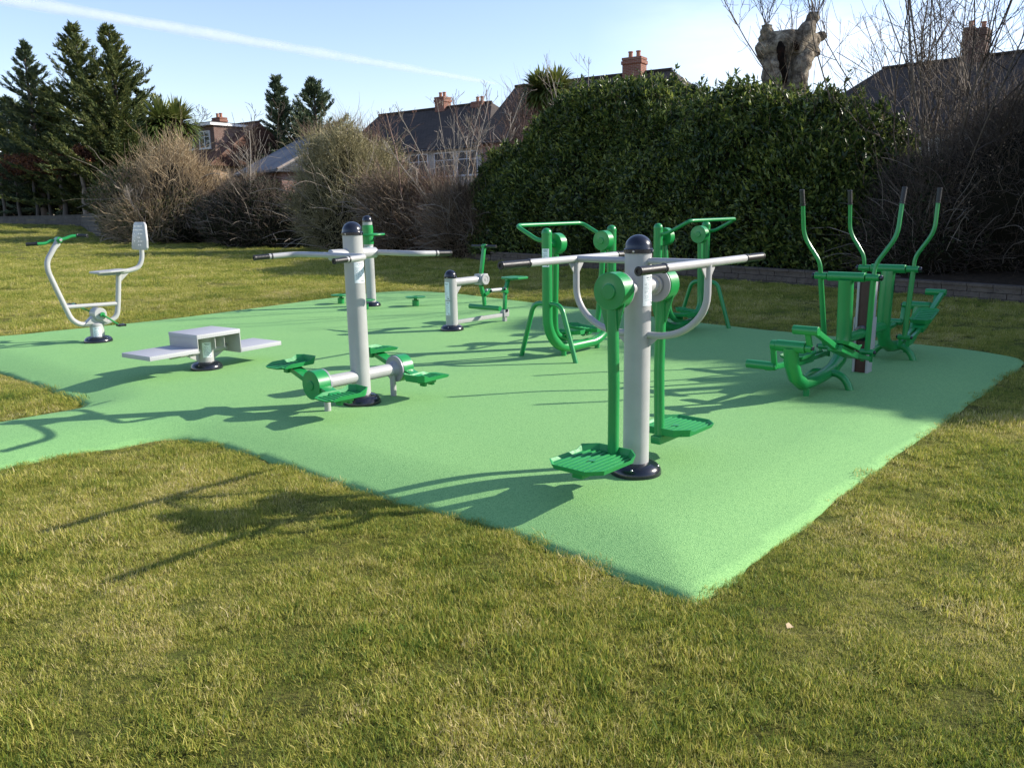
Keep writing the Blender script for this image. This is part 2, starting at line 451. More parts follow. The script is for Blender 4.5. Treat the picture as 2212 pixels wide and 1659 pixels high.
def build_grass():
    GM = grass_material()
    src = bpy.data.collections.new('grass_source')
    for k in range(10):
        o = blade_tuft(k); o.data.materials.append(GM); src.objects.link(o)
    P_ = []
    def scatter(n, x0, x1, y0, y1, smin, smax, cond=None):
        x = rng.uniform(x0, x1, n); y = rng.uniform(y0, y1, n)
        half = .78 * y + 2.2
        k = np.abs(x) < half
        x, y = x[k], y[k]
        sd = sdist(x, y, OUT); k = sd < -.008
        if cond is not None: k &= cond(x, y)
        x, y, sd = x[k], y[k], sd[k]
        pts = np.stack([x, y, x * 0], 1)
        z = tz(x, y); near = np.clip(1.4 - np.hypot(x, y) / 30, 0, 1)
        z = z + near * (.012 * wob(pts, 21, 3.2) + .016 * wob(pts, 22, .9))
        z = np.where(sd > -.35, np.minimum(z, -.088 + .03 * np.clip(-sd, 0, .35)), z)
        s = rng.uniform(smin, smax, len(x)) * np.clip(1 + .35 * wob(pts, 31, 3.5) + .50 * wob(pts, 33, 15, 2),   .6, 1.8)
        # thin worn spots
        keep = rng.random(len(x)) < np.clip(1.25 - 1.3 * np.clip(wob(pts, 41, 2.1, 4) - .25, 0, 1) * 2.0, .75, 1)
        # the strip along the rubber edge grows a little longer
        s = s * np.where((sd > -.12), .85, 1.0)
        P_.append((x[keep], y[keep], z[keep], s[keep]))
    ahead = lambda x, y: ~((x * .838 + y * .545) > (8.6 * .838 + 14 * .545 - .25))      # stay in front of the boundary wall
    scatter(36000, -6.5, 8.5, 1.6, 6.0, .5, .88)
    scatter(22000, -11, 10, 6.0, 11.0, .6, 1.0, ahead)
    scatter(17000, -16, 9, 11.0, 20.0, .85, 1.4, ahead)
    scatter(15000, -30, 6, 20.0, 34.0, 1.2, 2.0, ahead)
    scatter(9000, -45, 0, 34.0, 60.0, 1.5, 2.4, lambda x, y: ahead(x, y) & (y < 60))
    x, y, z, s = [np.concatenate(q) for q in zip(*P_)]
    me = bpy.data.meshes.new('grass'); me.vertices.add(len(x))
    me.vertices.foreach_set('co', np.stack([x, y, z], 1).astype(np.float32).ravel())
    a = me.attributes.new('scl', 'FLOAT', 'POINT'); a.data.foreach_set('value', s.astype(np.float32))
    r = me.attributes.new('rot', 'FLOAT_VECTOR', 'POINT')
    r.data.foreach_set('vector', np.stack([.30 * wob(np.stack([x, y, z * 0], 1), 51, 5) + rng.normal(0, .10, len(x)), .30 * wob(np.stack([x, y, z * 0], 1), 52, 5) + rng.normal(0, .10, len(x)), rng.random(len(x)) * 6.283], 1).astype(np.float32).ravel())
    o = link('grass', me, GM); tag(o, 'short winter grass of green and straw coloured blades covering the lawn', 'grass', kind='stuff')
    ng = bpy.data.node_groups.new('grass_scatter', 'GeometryNodeTree')
    ng.interface.new_socket('Geometry', in_out='INPUT', socket_type='NodeSocketGeometry')
    ng.interface.new_socket('Geometry', in_out='OUTPUT', socket_type='NodeSocketGeometry')
    N = ng.nodes; L = ng.links
    gi = N.new('NodeGroupInput'); go = N.new('NodeGroupOutput')
    ip = N.new('GeometryNodeInstanceOnPoints'); ci = N.new('GeometryNodeCollectionInfo')
    ci.inputs[0].default_value = src; ci.inputs['Separate Children'].default_value = True; ci.inputs['Reset Children'].default_value = True
    ip.inputs['Pick Instance'].default_value = True
    na = N.new('GeometryNodeInputNamedAttribute'); na.data_type = 'FLOAT'; na.inputs[0].default_value = 'scl'
    nb = N.new('GeometryNodeInputNamedAttribute'); nb.data_type = 'FLOAT_VECTOR'; nb.inputs[0].default_value = 'rot'
    L.new(gi.outputs[0], ip.inputs['Points']); L.new(ci.outputs[0], ip.inputs['Instance'])
    e2r = N.new('FunctionNodeEulerToRotation'); L.new(nb.outputs[0], e2r.inputs[0]); L.new(e2r.outputs[0], ip.inputs['Rotation'])
    L.new(na.outputs[0], ip.inputs['Scale']); L.new(ip.outputs[0], go.inputs[0])
    md = o.modifiers.new('grass_scatter', 'NODES'); md.node_group = ng
build_grass()

# ------------------------------------------------------------------ fitness machines; local x runs along the pad, y across it
ANG = math.atan2(.745, .667)
def rotx(a): return Matrix.Rotation(a, 4, 'X')
def dome(r, z, h, n=8, r0=0.0):
    return [(r * math.cos(k * math.pi / 2 / n), z + h * math.sin(k * math.pi / 2 / n)) for k in range(n)] + [(1e-7, z + h)]

def post(parent, r, z1, m=GREY, name='post', loc=(0, 0)):
    return MB().lathe([(r, -.12), (r, z1)], 36, Matrix.Translation((loc[0], loc[1], 0))).build(name, m, parent)

def base_cover(parent, r=.16, h=.075, rp=.08):
    pr = [(r, -.02), (r, .012)] + [(rp + (r - rp) * math.cos(t), .012 + (h - .012) * math.sin(t)) for t in np.linspace(.15, 1.5, 9)] + [(rp + .001, h)]
    o = MB().lathe(pr, 44).build('base_cover', BLACK, parent)
    s = MB()
    for k in range(4):
        a = k * math.pi / 2 + .4; c = V(math.cos(a), math.sin(a), 0) * (r * .86)
        s.lathe([(.008, 0), (.008, .006), (.0045, .010), (1e-7, .011)], 10, Matrix.Translation(c + V(0, 0, .047)))
    s.each('screw', STEEL, o)
    return o

def cap(parent, z, r, m=BLACK, screws=True):
    pr = [(r * 1.015, z), (r * 1.085, z + .002), (r * 1.085, z + .024), (r * 1.03, z + .028)] + dome(r * 1.02, z + .03, r * .98, 10)
    o = MB().lathe(pr, 40).build('cap', m, parent)
    if screws:
        s = MB()
        for k in range(4):
            a = k * math.pi / 2 + .25; d = V(math.cos(a), math.sin(a), 0)
            s.cyl(d * r * 1.07 + V(0, 0, z + .013), d * (r * 1.085 + .005) + V(0, 0, z + .013), .006, 10, .001)
        s.each('screw', STEEL, o)
    return o

def sticker(parent, r, phi, arc, z0, z1, seed=0, loc=(0, 0)):
    """printed instruction label: header lines, text lines and a small dark emblem, set letter-sized on white"""
    g = random.Random(seed); nr, nc = 46, 30
    Vv, Ff, Mi = [], [], []
    for i in range(nr + 1):
        for j in range(nc + 1):
            a = phi + arc * (j / nc - .5); Vv.append((loc[0] + (r + .0015) * math.cos(a), loc[1] + (r + .0015) * math.sin(a), z0 + (z1 - z0) * i / nr))
    for i in range(nr):
        ln = g.randint(15, 26)
        for j in range(nc):
            k = 0; t = nr - 1 - i
            if t in (3, 4) and 6 < j < 25 and g.random() < .8: k = 2 if t == 3 else 1
            elif t in (6, 7) and 8 < j < 23 and g.random() < .75: k = 1
            elif 11 <= t <= 34 and t % 2 == 0 and 3 <= j < ln and g.random() < .72: k = 1
            elif t == 37 and 3 < j < 26: k = 1
            elif 40 <= t <= 43 and (17 <= j <= 19 and t != 42 or 21 <= j <= 26 and t in (41, 42, 43) and g.random() < .75): k = 2
            Ff.append((i * (nc + 1) + j, i * (nc + 1) + j + 1, (i + 1) * (nc + 1) + j + 1, (i + 1) * (nc + 1) + j)); Mi.append(k)
    b = MB(); b.add(Vv, Ff); b.mi = Mi
    return b.build('instruction_label', [WHITE, INK, INK2], parent)

def grip(parent, a, b, r=.021):
    """ribbed black hand grip from a to b with an end cap"""
    a, b = Vector(a), Vector(b); d = b - a; L = d.length
    M_ = Matrix.Translation(a) @ d.to_track_quat('Z', 'Y').to_matrix().to_4x4()
    pr = [(r * 1.28, 0), (r * 1.28, .010), (r * 1.05, .012)]; k = .02
    while k < L - .02: pr += [(r * 1.05, k), (r * 1.10, k + .003), (r * 1.10, k + .006), (r * 1.05, k + .009)]; k += .0125
    pr += [(r * 1.16, L - .012), (r * 1.16, L - .003), (r * .98, L), (r * .55, L), (r * .5, L - .006), (1e-7, L - .006)]
    return MB().lathe(pr, 18, M_).build('grip', RUBBER, parent)

def drum(parent, c, axis, r, depth, name='pivot_drum', m=GREEN, boss=.42):
    """round bearing housing from c along axis with a raised disc in the middle of its outer face"""
    c, axis = Vector(c), Vector(axis).normalized()
    M_ = Matrix.Translation(c) @ axis.to_track_quat('Z', 'Y').to_matrix().to_4x4()
    pr = [(r - .004, 0), (r, .004), (r, depth - .003), (r - .003, depth), (r * boss + .006, depth), (r * boss, depth + .001), (r * boss, depth + .007), (r * boss - .004, depth + .010), (1e-7, depth + .010)]
    return MB().lathe(pr, 44, M_).build(name, m, parent)

def tray(parent, M_, L, W, h_side=.035, h_a=.05, h_b=.012, name='footplate', m=GREEN, ribs=8, ch=.035, along='y'):
    """ribbed foot tray in the xy plane of M_ with an upturned rim; rim height h_a at +x end, h_b at -x end"""
    x, y = L / 2, W / 2
    o = [(-x, -y + ch), (-x + ch, -y), (-x * .45, -y), (x * .45, -y), (x - ch, -y), (x, -y + ch), (x, y - ch), (x - ch, y), (x * .45, y), (-x * .45, y), (-x + ch, y), (-x, y - ch)]
    hh = [h_b, h_b, h_side, h_side, h_a, h_a, h_a, h_a, h_side, h_side, h_b, h_b]
    b = MB(); n = len(o); t = .005
    top = [V(px, py, .004) for px, py in o]; bot = [V(px, py, -.006) for px, py in o]
    rim = [V(px * 1.0 + .010 * (px > 0) - .010 * (px < 0), py + .012 * (1 if py > 0 else -1), h) for (px, py), h in zip(o, hh)]
    rin = [V(q.x - t * (1 if q.x > 0 else -1), q.y - t * (1 if q.y > 0 else -1), q.z) for q in rim]
    tin = [V(q.x - t * (1 if q.x > 0 else -1), q.y - t * (1 if q.y > 0 else -1), .004) for q in top]
    vs = bot + rim + rin + tin
    fs = [tuple(range(n - 1, -1, -1)), tuple(range(3 * n, 4 * n))]
    for i in range(n):
        j = (i + 1) % n
        for k in range(3): fs.append((k * n + i, k * n + j, (k + 1) * n + j, (k + 1) * n + i))
    b.add([M_ @ q for q in vs], fs)
    for k in range(ribs):
        if along == 'y':
            px = -x + L * (k + 1) / (ribs + 1); b.box((px, 0, .0065), (L / (ribs + 1) * .4, W - .05, .007), M_, .002)
        else:
            py = -y + W * (k + 1) / (ribs + 1); b.box((0, py, .0065), (L - .06, W / (ribs + 1) * .4, .007), M_, .002)
    return b.build(name, m, parent, True, 30)

T = Matrix.Translation

# ---- pendulum machine nearest the camera
def hip_swing():
    t = thing('pendulum_trainer', 'tall grey post with two hanging green footplates and four-grip handlebars, nearest the camera', 'exercise machine', tuple(at(1373, 1020)), ANG)
    post(t, .079, 1.345); base_cover(t, .157, .075, .079); cap(t, 1.338, .079)
    sticker(t, .079, R(-90), 1.25, 1.035, 1.215, 1)
    MB().cyl((0, .45, 1.294), (0, -.45, 1.294), .0195, 20, .001).build('crossbar', GREY, t)
    for s in (1, -1):
        hb = MB().cyl((-.47, .455 * s, 1.294), (.45, .455 * s, 1.294), .0225, 22, .002).build('handlebar', GREY, t)
        grip(hb, (-.455, .455 * s, 1.294), (-.70, .455 * s, 1.294)); grip(hb, (.435, .455 * s, 1.294), (.665, .455 * s, 1.294))
        pts = [(0, .455 * s, 1.285), (0, .455 * s, 1.12)]
        for k in range(1, 13):
            g = k / 12 * math.pi / 2; pts.append((0, s * (.455 - .33 * (1 - math.cos(g))), 1.12 - .258 * math.sin(g)))
        pts.append((0, .05 * s, .862))
        arm = MB().tube(pts, .0205, 16).build('support_arm', GREY, t)
        for q in (1, -1):
            Mg = Matrix(((q, 0, 0, q * .018), (0, 0, 1, .455 * s - .003), (0, 1, 0, 1.272), (0, 0, 0, 1)))
            MB().plate([(0, 0), (.055, 0), (.052, -.01), (.006, -.068), (0, -.068)], Mg, .006, .001).build('gusset', GREY, arm)
        Mg = Matrix(((0, 0, 1, -.003), (-s, 0, 0, s * .14), (0, 1, 0, .842), (0, 0, 0, 1)))
        MB().plate([(0, 0), (.07, 0), (.07, -.06)], Mg, .006, .001).build('gusset', GREY, arm)
    MB().cyl((-.21, 0, 1.138), (.21, 0, 1.138), .045, 24, .003).lathe([(.06, 0), (.06, .012), (.045, .016)], 28, T((.165, 0, 1.138)) @ Matrix.Rotation(R(90), 4, 'Y')).lathe([(.06, 0), (.06, .012), (.045, .016)], 28, T((-.165, 0, 1.138)) @ Matrix.Rotation(R(-90), 4, 'Y')).build('axle', GREY, t)
    for s, zp, vo in ((-1, .185, -.018), (1, .19, .0)):
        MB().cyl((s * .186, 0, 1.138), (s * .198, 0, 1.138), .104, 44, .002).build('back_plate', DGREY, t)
        d = drum(t, (s * .198, 0, 1.138), (s, 0, 0), .107, .098)
        sw = .02 * s
        a = MB().tube([(s * .262, 0, 1.10), (s * .268, sw * .5 + vo * .5, .6), (s * .27, vo, zp - .05)], .033, 20)
        a.build('swing_arm', GREEN, t)
        g = MB()
        for q in (1, -1):
            Mg = Matrix(((0, 0, 1, s * .262 - .004), (q, 0, 0, 0), (0, 1, 0, 0), (0, 0, 0, 1)))
            g.plate([(.0, .99), (.036, .90), (.0865, 1.07), (.02, 1.06)], Mg, .008, .001)
        g.each('gusset', GREEN, t)
        MB().beam((s * .22, vo, zp - .035), (s * .62, vo, zp - .035), .07, .05).build('plate_bracket', GREEN, t)
        tr = tray(t, T((s * .475, vo, zp)) @ Matrix.Rotation(0 if s > 0 else math.pi, 4, 'Z'), .435, .36, .020, .022, .042, 'footplate', TRAYG, 9, .075, 'x')
        tg = MB()
        tg.plate([(.02 * math.cos(k), .02 * math.sin(k)) for k in np.linspace(0, 5.9, 14)], T((s * .475, vo, zp + .0105)), .002, 0)
        tg.build('grip_disc', GREEN, tr)
hip_swing()

# ---- twin stepper
def twin_stepper():
    t = thing('twin_stepper', 'grey post with four green foot trays on low side drums and wide bent handlebars', 'exercise machine', tuple(at(782, 870)), ANG)
    post(t, .082, 1.425); base_cover(t, .163, .08, .082); cap(t, 1.418, .082)
    sticker(t, .082, R(-95), 1.2, 1.03, 1.20, 2)
    for s in (-1, 1):
        MB().cyl((s * .06, 0, 1.266), (s * .24, 0, 1.266), .045, 24, .012).build('handlebar_hub', GREY, t)
        hb = MB().tube([(s * .47, .52, 1.258), (s * .245, .485, 1.266), (s * .235, .3, 1.268), (s * .235, -.3, 1.268), (s * .245, -.485, 1.266), (s * .47, -.52, 1.258)], .0225, 18, .11).build('handlebar', GREY, t)
        for q in (1, -1): grip(hb, (s * .44, .516 * q, 1.259), (s * .60, .54 * q, 1.253), .020)
    MB().cyl((-.40, 0, .238), (.40, 0, .238), .054, 30, .004).build('axle', GREY, t)
    for s in (-1, 1):
        MB().cyl((s * .355, 0, -.1), (s * .355, 0, .21), .027, 20, .001).build('leg', GREY, t)
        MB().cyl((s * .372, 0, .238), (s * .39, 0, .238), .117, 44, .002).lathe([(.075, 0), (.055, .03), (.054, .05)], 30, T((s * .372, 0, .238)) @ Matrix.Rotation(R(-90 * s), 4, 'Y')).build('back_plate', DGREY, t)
        drum(t, (s * .39, 0, .238), (s, 0, 0), .119, .115, 'pivot_drum', GREEN, .34)
        MB().cyl((s * .45, 0, .238), (s * .45, 0, .239), .02, 10, 0)
        for q, z in ((1, .365), (-1, .185)):
            MB().beam((s * .445, q * .06, .238 + (z - .238) * .15), (s * .445, q * .30, z - .03), .10, .042).build('crank_arm', GREEN, t)
            MB().box((s * .445, q * .35, z - .025), (.13, .09, .03)).box((s * .40, q * .35, z - .048), (.03, .06, .03)).box((s * .49, q * .35, z - .048), (.03, .06, .03)).each('tray_bracket', GREEN, t)
            rot = Matrix.Rotation((0 if s < 0 else math.pi) - .06 * q * s, 4, 'Z')
            tray(t, T((s * .455, q * .335, z)) @ rot, .375, .225, .03, .055, .008, 'foot_tray', TRAYG, 8, .045)
twin_stepper()

# ---- spinner column and its three turntables
def spinner():
    t = thing('twist_column', 'tall grey post with a green collar and a thin green hand ring below its black cap', 'exercise machine', tuple(at(803, 661)), ANG)
    post(t, .082, 1.445); base_cover(t, .16, .075, .082); cap(t, 1.44, .080)
    MB().lathe([(.088, 1.065), (.0925, 1.07), (.0925, 1.355), (.0885, 1.36), (.0885, 1.385), (.083, 1.39)], 36).build('collar', GREEN, t)
    rg = MB(); n = 48
    ring = [(.275 * math.cos(k * 2 * math.pi / n) - .0, .275 * math.sin(k * 2 * math.pi / n), 1.228) for k in range(n + 1)]
    rg.tube(ring, .017, 12, 0, False)
    for k in range(3):
        a = k * 2.094 + .3; rg.cyl((.085 * math.cos(a), .085 * math.sin(a), 1.228), (.27 * math.cos(a), .27 * math.sin(a), 1.228), .013, 12, .001)
    rg.build('hand_ring', GREEN, t)
    MB().cyl((.05, -.07, 1.16), (.075, -.105, 1.16), .016, 12, .002).build('bolt', BLACK, t)
    sticker(t, .082, R(-110), 1.1, .86, 1.03, 3)
spinner()

def turntable(p, label):
    t = thing('turntable', label, 'exercise turntable', tuple(p), ANG, 'green turntables around the twist column')
    MB().lathe([(.058, -.1), (.058, .10), (.054, .104), (.03, .106), (.03, .14)], 28).build('stub_post', GREEN, t)
    d = MB().lathe([(.05, .138), (.17, .148), (.176, .152), (.176, .160), (.172, .163), (1e-7, .163)], 44)
    for r in (.05, .09, .13):
        d.tube([(r * math.cos(k * .2618), r * math.sin(k * .2618), .163) for k in range(25)], .003, 6, 0, False)
    d.build('standing_disc', GREEN, t)
turntable(at(898, 661), 'green turntable disc on a short stub, right of the twist column')
turntable(at(737, 656), 'green turntable disc on a short stub, left of the twist column')
turntable(at(789, 668), 'green turntable half hidden behind the twin stepper post')

# ---- seated press
def seated_press():
    t = thing('seated_press', 'low grey post carrying a green lever with T-handle, foot bar and a small green seat', 'exercise machine', tuple(at(977, 713)), ANG)
    post(t, .083, .715); base_cover(t, .16, .075, .083); cap(t, .708, .082)
    sticker(t, .083, R(178), 1.15, .42, .66, 4); sticker(t, .083, R(186), .95, .21, .40, 5)
    e = MB()
    for k in range(16):
        pass
    MB().cyl((.06, 0, .65), (.54, 0, .65), .052, 28, .003).build('upper_beam', GREY, t)
    Mg = Matrix(((1, 0, 0, .08), (0, 0, 1, -.004), (0, 1, 0, .60), (0, 0, 0, 1)))
    MB().plate([(0, 0), (.13, 0), (.12, -.012), (.006, -.15), (0, -.15)], Mg, .008, .001).build('gusset', GREY, t)
    hs = MB().box((.60, 0, .65), (.15, .13, .15), None, .008).build('bearing_housing', GREY, t)
    MB().lathe([(.072, 0), (.076, .004), (.076, .022), (.070, .026), (.045, .026), (.043, .022), (.02, .022), (.018, .028), (1e-7, .028)], 36, T((.60, -.066, .65)) @ rotx(R(90))).build('bearing_cap', GREY, hs)
    lv = MB().beam((.60, -.0, .72), (.655, -.02, 1.10), .04, .05, (0, 1, 0)).beam((.585, 0, .58), (.645, 0, .40), .04, .05, (0, 1, 0)).beam((.645, 0, .41), (.655, 0, .26), .04, .045, (0, 1, 0))
    lv.lathe([(.03, -.03), (.03, .03)], 18, T((.655, -.02, 1.105)) @ rotx(R(90)))
    lv.build('lever', GREEN, t)
    th = MB().cyl((.655, -.06, 1.105), (.655, .03, 1.105), .018, 16, .001).build('t_handle', GREEN, t)
    grip(th, (.655, .03, 1.105), (.655, .22, 1.105), .018); grip(th, (.655, -.06, 1.105), (.655, -.25, 1.105), .018)
    MB().tube([(.665, .30, .245), (.665, -.29, .245)], .036, 20).build('foot_bar', GREEN, t)
    ln = MB().cyl((.69, -.0, .475), (1.10, 0, .47), .026, 18, .002).build('link_rod', GREY, t)
    for a, b in (((.64, 0, .43), (.76, 0, .485)), ((1.12, 0, .42), (1.01, 0, .475))):
        MB().beam(a, b, .09, .05, (0, 0, 1)).build('link_clevis', GREEN, t)
    k = MB()
    for x in (.745, 1.035): k.cyl((x, -.06, .476), (x, .06, .476), .017, 14, .002)
    k.each('pivot_pin', BLACK, t)
    MB().beam((1.075, 0, .15), (1.10, 0, .46), .045, .045, (0, 1, 0)).beam((1.10, 0, .44), (1.17, 0, .60), .045, .05, (0, 1, 0)).build('seat_arm', GREEN, t)
    MB().box((1.20, 0, .595), (.16, .05, .02)).build('seat_bracket', GREEN, t)
    s = MB(); w, l, c = .17, .17, .06
    s.plate([(-l, -w + c), (-l + c, -w), (l - c, -w), (l, -w + c), (l, w - c), (l - c, w), (-l + c, w), (-l, w - c)], T((1.31, 0, .603)), .032, .012)
    s.build('seat', GREEN, t)
    MB().beam((.07, 0, .10), (1.09, 0, .10), .05, .05).build('lower_rail', GREY, t)
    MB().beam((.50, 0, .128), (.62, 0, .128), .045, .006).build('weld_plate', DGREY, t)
    MB().box((1.075, 0, .035), (.05, .05, .22)).box((1.075, 0, .12), (.11, .085, .10)).build('rail_foot', GREY, t)
    MB().cyl((1.075, -.055, .16), (1.075, .055, .16), .022, 16, .002).build('pivot_pin', BLACK, t)
seated_press()

# ---- sky walkers
def sky_walker(loc, ang, label):
    t = thing('sky_walker', label, 'exercise machine', tuple(loc), ang, 'green air walker frames')
    r = .055; W = 1.19
    pts = [(0, 0, 1.34), (0, 0, .46)]
    for k in range(1, 10):
        g = k / 10 * math.pi / 2; pts.append((.37 * (1 - math.cos(g)), 0, .46 - .37 * math.sin(g)))
    pts += [(.37, 0, .085), (W - .37, 0, .085)]
    for k in range(1, 10):
        g = k / 10 * math.pi / 2; pts.append((W - .37 + .37 * math.sin(g), 0, .46 - .37 * math.cos(g)))
    pts += [(W, 0, .46), (W, 0, 1.34)]
    MB().tube(pts, r, 22).build('frame', GREEN, t)
    MB().cyl((.28, 0, -.1), (.28, 0, .08), .03, 16, .001).cyl((W - .28, 0, -.1), (W - .28, 0, .08), .03, 16, .001).each('ground_stub', GREEN, t)
    for x in (0, W):
        MB().lathe([(r, 1.338), (r * 1.06, 1.34), (r * 1.06, 1.352)] + dome(r * 1.0, 1.354, .05, 8), 28, T((x, 0, 0))).build('cap', GREEN, t)
    for s in (1, -1):
        MB().tube([(0, .0, .605), (0, s * .19, .60), (0, s * .40, -.06)], .0265, 16, .13).build('leg', GREEN, t)
    MB().tube([(0, .0, 1.272), (0, .12, 1.275), (.0, .40, 1.415), (.05, .43, 1.43), (W - .05, .43, 1.43), (W, .40, 1.415), (W, .12, 1.275), (W, 0, 1.272)], .0215, 16, .07).build('handlebar', GREEN, t)
    for x, s in ((0, 1), (W, -1)):
        MB().cyl((x + s * .04, 0, 1.235), (x + s * .115, 0, 1.235), .04, 22, .003).build('axle', GREEN, t)
        drum(t, (x + s * .11, 0, 1.235), (s, 0, 0), .112, .10, 'pivot_drum', GREEN, .34)
        y1 = .03 if s > 0 else .09
        MB().tube([(x + s * .155, 0, 1.2), (x + s * .155, y1 * .7, .45), (x + s * .17, y1, .27), (x + s * .30, y1, .185), (x + s * .44, y1, .185)], .034, 18, .13).build('swing_arm', GREEN, t)
        tray(t, T((x + s * .40, y1 + .01, .232)) @ Matrix.Rotation(R(90), 4, 'Z') @ Matrix.Rotation(R(4 * s), 4, 'Y'), .42, .17, .028, .04, .04, 'foot_tray', TRAYG, 8, .05)
    return t
sw = sky_walker((.396, 8.86, 0), ANG, 'green walker frame with a printed label on its post, just behind the nearest machine')
sticker(sw, .055, R(200), 1.5, 1.0, 1.19, 6)
a_ = np.array([math.cos(ANG), math.sin(ANG)])
sky_walker((2.62, 11.17, 0), ANG + math.pi, 'green walker frame farther back, beside the shaded hedge, handlebar to its right')

# ---- double cross trainer
def cross_trainer():
    t = thing('cross_trainer', 'green double elliptical trainer with four tall black-gripped levers on the right of the pad', 'exercise machine', (2.507 + 1.335 * a_[0], 6.87 + 1.335 * a_[1], 0), ANG)
    def part(mb, name, m, parent, flip):
        if flip: mb.v = [(-x, -y, z) for x, y, z in mb.v]
        return mb.each(name, m, parent) if name in ('pivot_pin', 'clevis', 'fork_bar') else mb.build(name, m, parent)
    for fl in (0, 1):
        S = -1.335
        q = lambda x, y, z: (x + S, y, z)
        col = MB().tube([q(.765, 0, .93), q(.80, 0, .45), q(.79, 0, .33), q(.72, 0, .215), q(.56, 0, .145), q(.35, 0, .12), q(.10, 0, .11), q(-.10, 0, .125), q(-.25, 0, .21), q(-.335, 0, .33), q(-.36, 0, .44), q(-.362, 0, .465)], [.066, .066, .065, .062, .058, .055, .055, .058, .06, .061, .061, .061], 22)
        part(col, 'frame', GREEN, t, fl)
        part(MB().cyl(q(.0, 0, -.1), q(.0, 0, .11), .026, 16, .001), 'ground_stub', GREEN, t, fl)
        for s in (1, -1):
            pts = [q(.44, s * .02, .13)] + [q(.44, s * (.06 + .155 * math.sin(k / 8 * 1.5)), .135 - .20 * (1 - math.cos(k / 8 * 1.5))) for k in range(9)] + [q(.44, s * .217, -.08)]
            part(MB().tube(pts, .033, 16), 'leg', GREEN, t, fl)
        part(MB().cyl(q(.77, -.165, .955), q(.77, .165, .955), .042, 26, .004), 'crossbar', GREEN, t, fl)
        part(MB().cyl(q(.80, 0, .382), q(1.30, 0, .382), .047, 24, .002), 'connecting_beam', GREEN, t, fl)
        # levers
        for s in (1, -1):
            if fl == 0: b = (.13 if s > 0 else .05); tp = (-.10 if s > 0 else .10)
            else: b = (-.10 if s < 0 else .02); tp = (.06 if s < 0 else -.04)
            y = .235 * s
            hub = part(MB().cyl(q(.77, .172 * s, .955), q(.77, .285 * s, .955), .032, 22, .003), 'lever_hub', GREEN, t, fl)
            part(MB().cyl(q(.77, .285 * s, .955), q(.77, .315 * s, .955), .026, 18, .008), 'hub_cap', BLACK, hub, fl)
            lv = MB().tube([q(.77, y, .955), q(.77 + b, y * .88, .285)], .0245, 18)
            lv.tube([q(.77, y, .955), q(.77 + tp * .15, y * 1.02, 1.075), q(.77 + tp * .55, .39 * s, 1.315), q(.77 + tp * 1.0, .375 * s + .02 * s, 1.60)], .0185, 16, .09)
            lo = part(lv, 'lever', GREEN, t, fl)
            ga = [q(.77 + tp * 1.0, .395 * s, 1.585), q(.77 + tp * 1.25, .40 * s, 1.725)]
            if fl: ga = [(-x, -yy, z) for x, yy, z in ga]
            grip(lo, ga[0], ga[1], .020)
            hp = part(MB().cyl(q(.77 + b, y * .88 - .06, .285), q(.77 + b, y * .88 + .06, .285), .026, 18, .003), 'lever_foot', GREEN, lo, fl)
            part(MB().cyl(q(.77 + b, y * .88 - .075, .285), q(.77 + b, y * .88 - .058, .285), .017, 12, .003).cyl(q(.77 + b, y * .88 + .058, .285), q(.77 + b, y * .88 + .075, .285), .017, 12, .003), 'pivot_pin', BLACK, lo, fl)
            up = (s < 0) if fl == 0 else (s > 0)
            ax = (-.40, -.13, .475)
            pz = .625 if up else .285
            px = -.43 if up else -.31
            # crank side
            part(MB().beam(q(-.36, s * .155, .47), q(px, s * .155, pz), .022, .045, (0, 1, 0)).lathe([(.028, -.02), (.028, .02)], 18, T(q(px, s * .155, pz)) @ rotx(R(90))), 'crank', GREEN, t, fl)
            pin0 = q(px, s * .10, pz) if up else q(px, s * .145, pz)
            part(MB().cyl(q(px, s * .04 if up else s * .15, pz), q(px, s * .245 if up else s * .40, pz), .036, 22, .003), 'crank_pin', GREEN, t, fl)
            # pedal bar from crank pin to lever foot
            lf = V(*q(.77 + b, y * .88, .245)); cp = V(*q(px, s * .215, pz - (.0 if up else .02)))
            mid1 = cp.lerp(lf, .40); mid2 = cp.lerp(lf, .62)
            sag = V(0, 0, -.055) if up else V(0, 0, -.02)
            bo = part(MB().beam(cp, mid1 + sag, .045, .045), 'pedal_bar', GREEN, t, fl)
            part(MB().beam(mid2 + sag + V(0, .03, 0), lf + V(0, .028, -.02), .03, .04).beam(mid2 + sag + V(0, -.03, 0), lf + V(0, -.028, -.02), .03, .04), 'fork_bar', GREEN, bo, fl)
            part(MB().beam(cp.lerp(lf, .36) + sag, cp.lerp(lf, .68) + sag, .12, .055), 'pedal_bracket', GREEN, bo, fl)
            cl = MB()
            for w_ in (-.038, .038): cl.beam(lf + V(0, w_, -.05), lf + V(0, w_, .06), .008, .03, (0, 1, 0), .002)
            part(cl, 'clevis', GREEN, bo, fl)
            c = cp.lerp(lf, .50) + sag + V(0, 0, .045); dr = (lf - cp).normalized()
            pit = math.atan2(dr.z, dr.x)
            Mt = T(c) @ Matrix.Rotation(-pit, 4, 'Y')
            if fl: Mt = Matrix.Rotation(math.pi, 4, 'Z') @ Mt
            tray(t, Mt, .36, .19, .026, .045, .02, 'foot_tray', TRAYG, 7, .04)
        part(MB().cyl(q(-.36, -.12, .475), q(-.36, .12, .475), .047, 26, .003).cyl(q(-.36, .12, .475), q(-.36, .17, .475), .04, 24, .004).cyl(q(-.36, -.17, .475), q(-.36, -.12, .475), .034, 24, .004), 'crank_axle', GREEN, t, fl)
        part(MB().cyl(q(-.36, -.185, .475), q(-.36, -.168, .475), .02, 14, .004), 'pivot_pin', BLACK, t, fl)
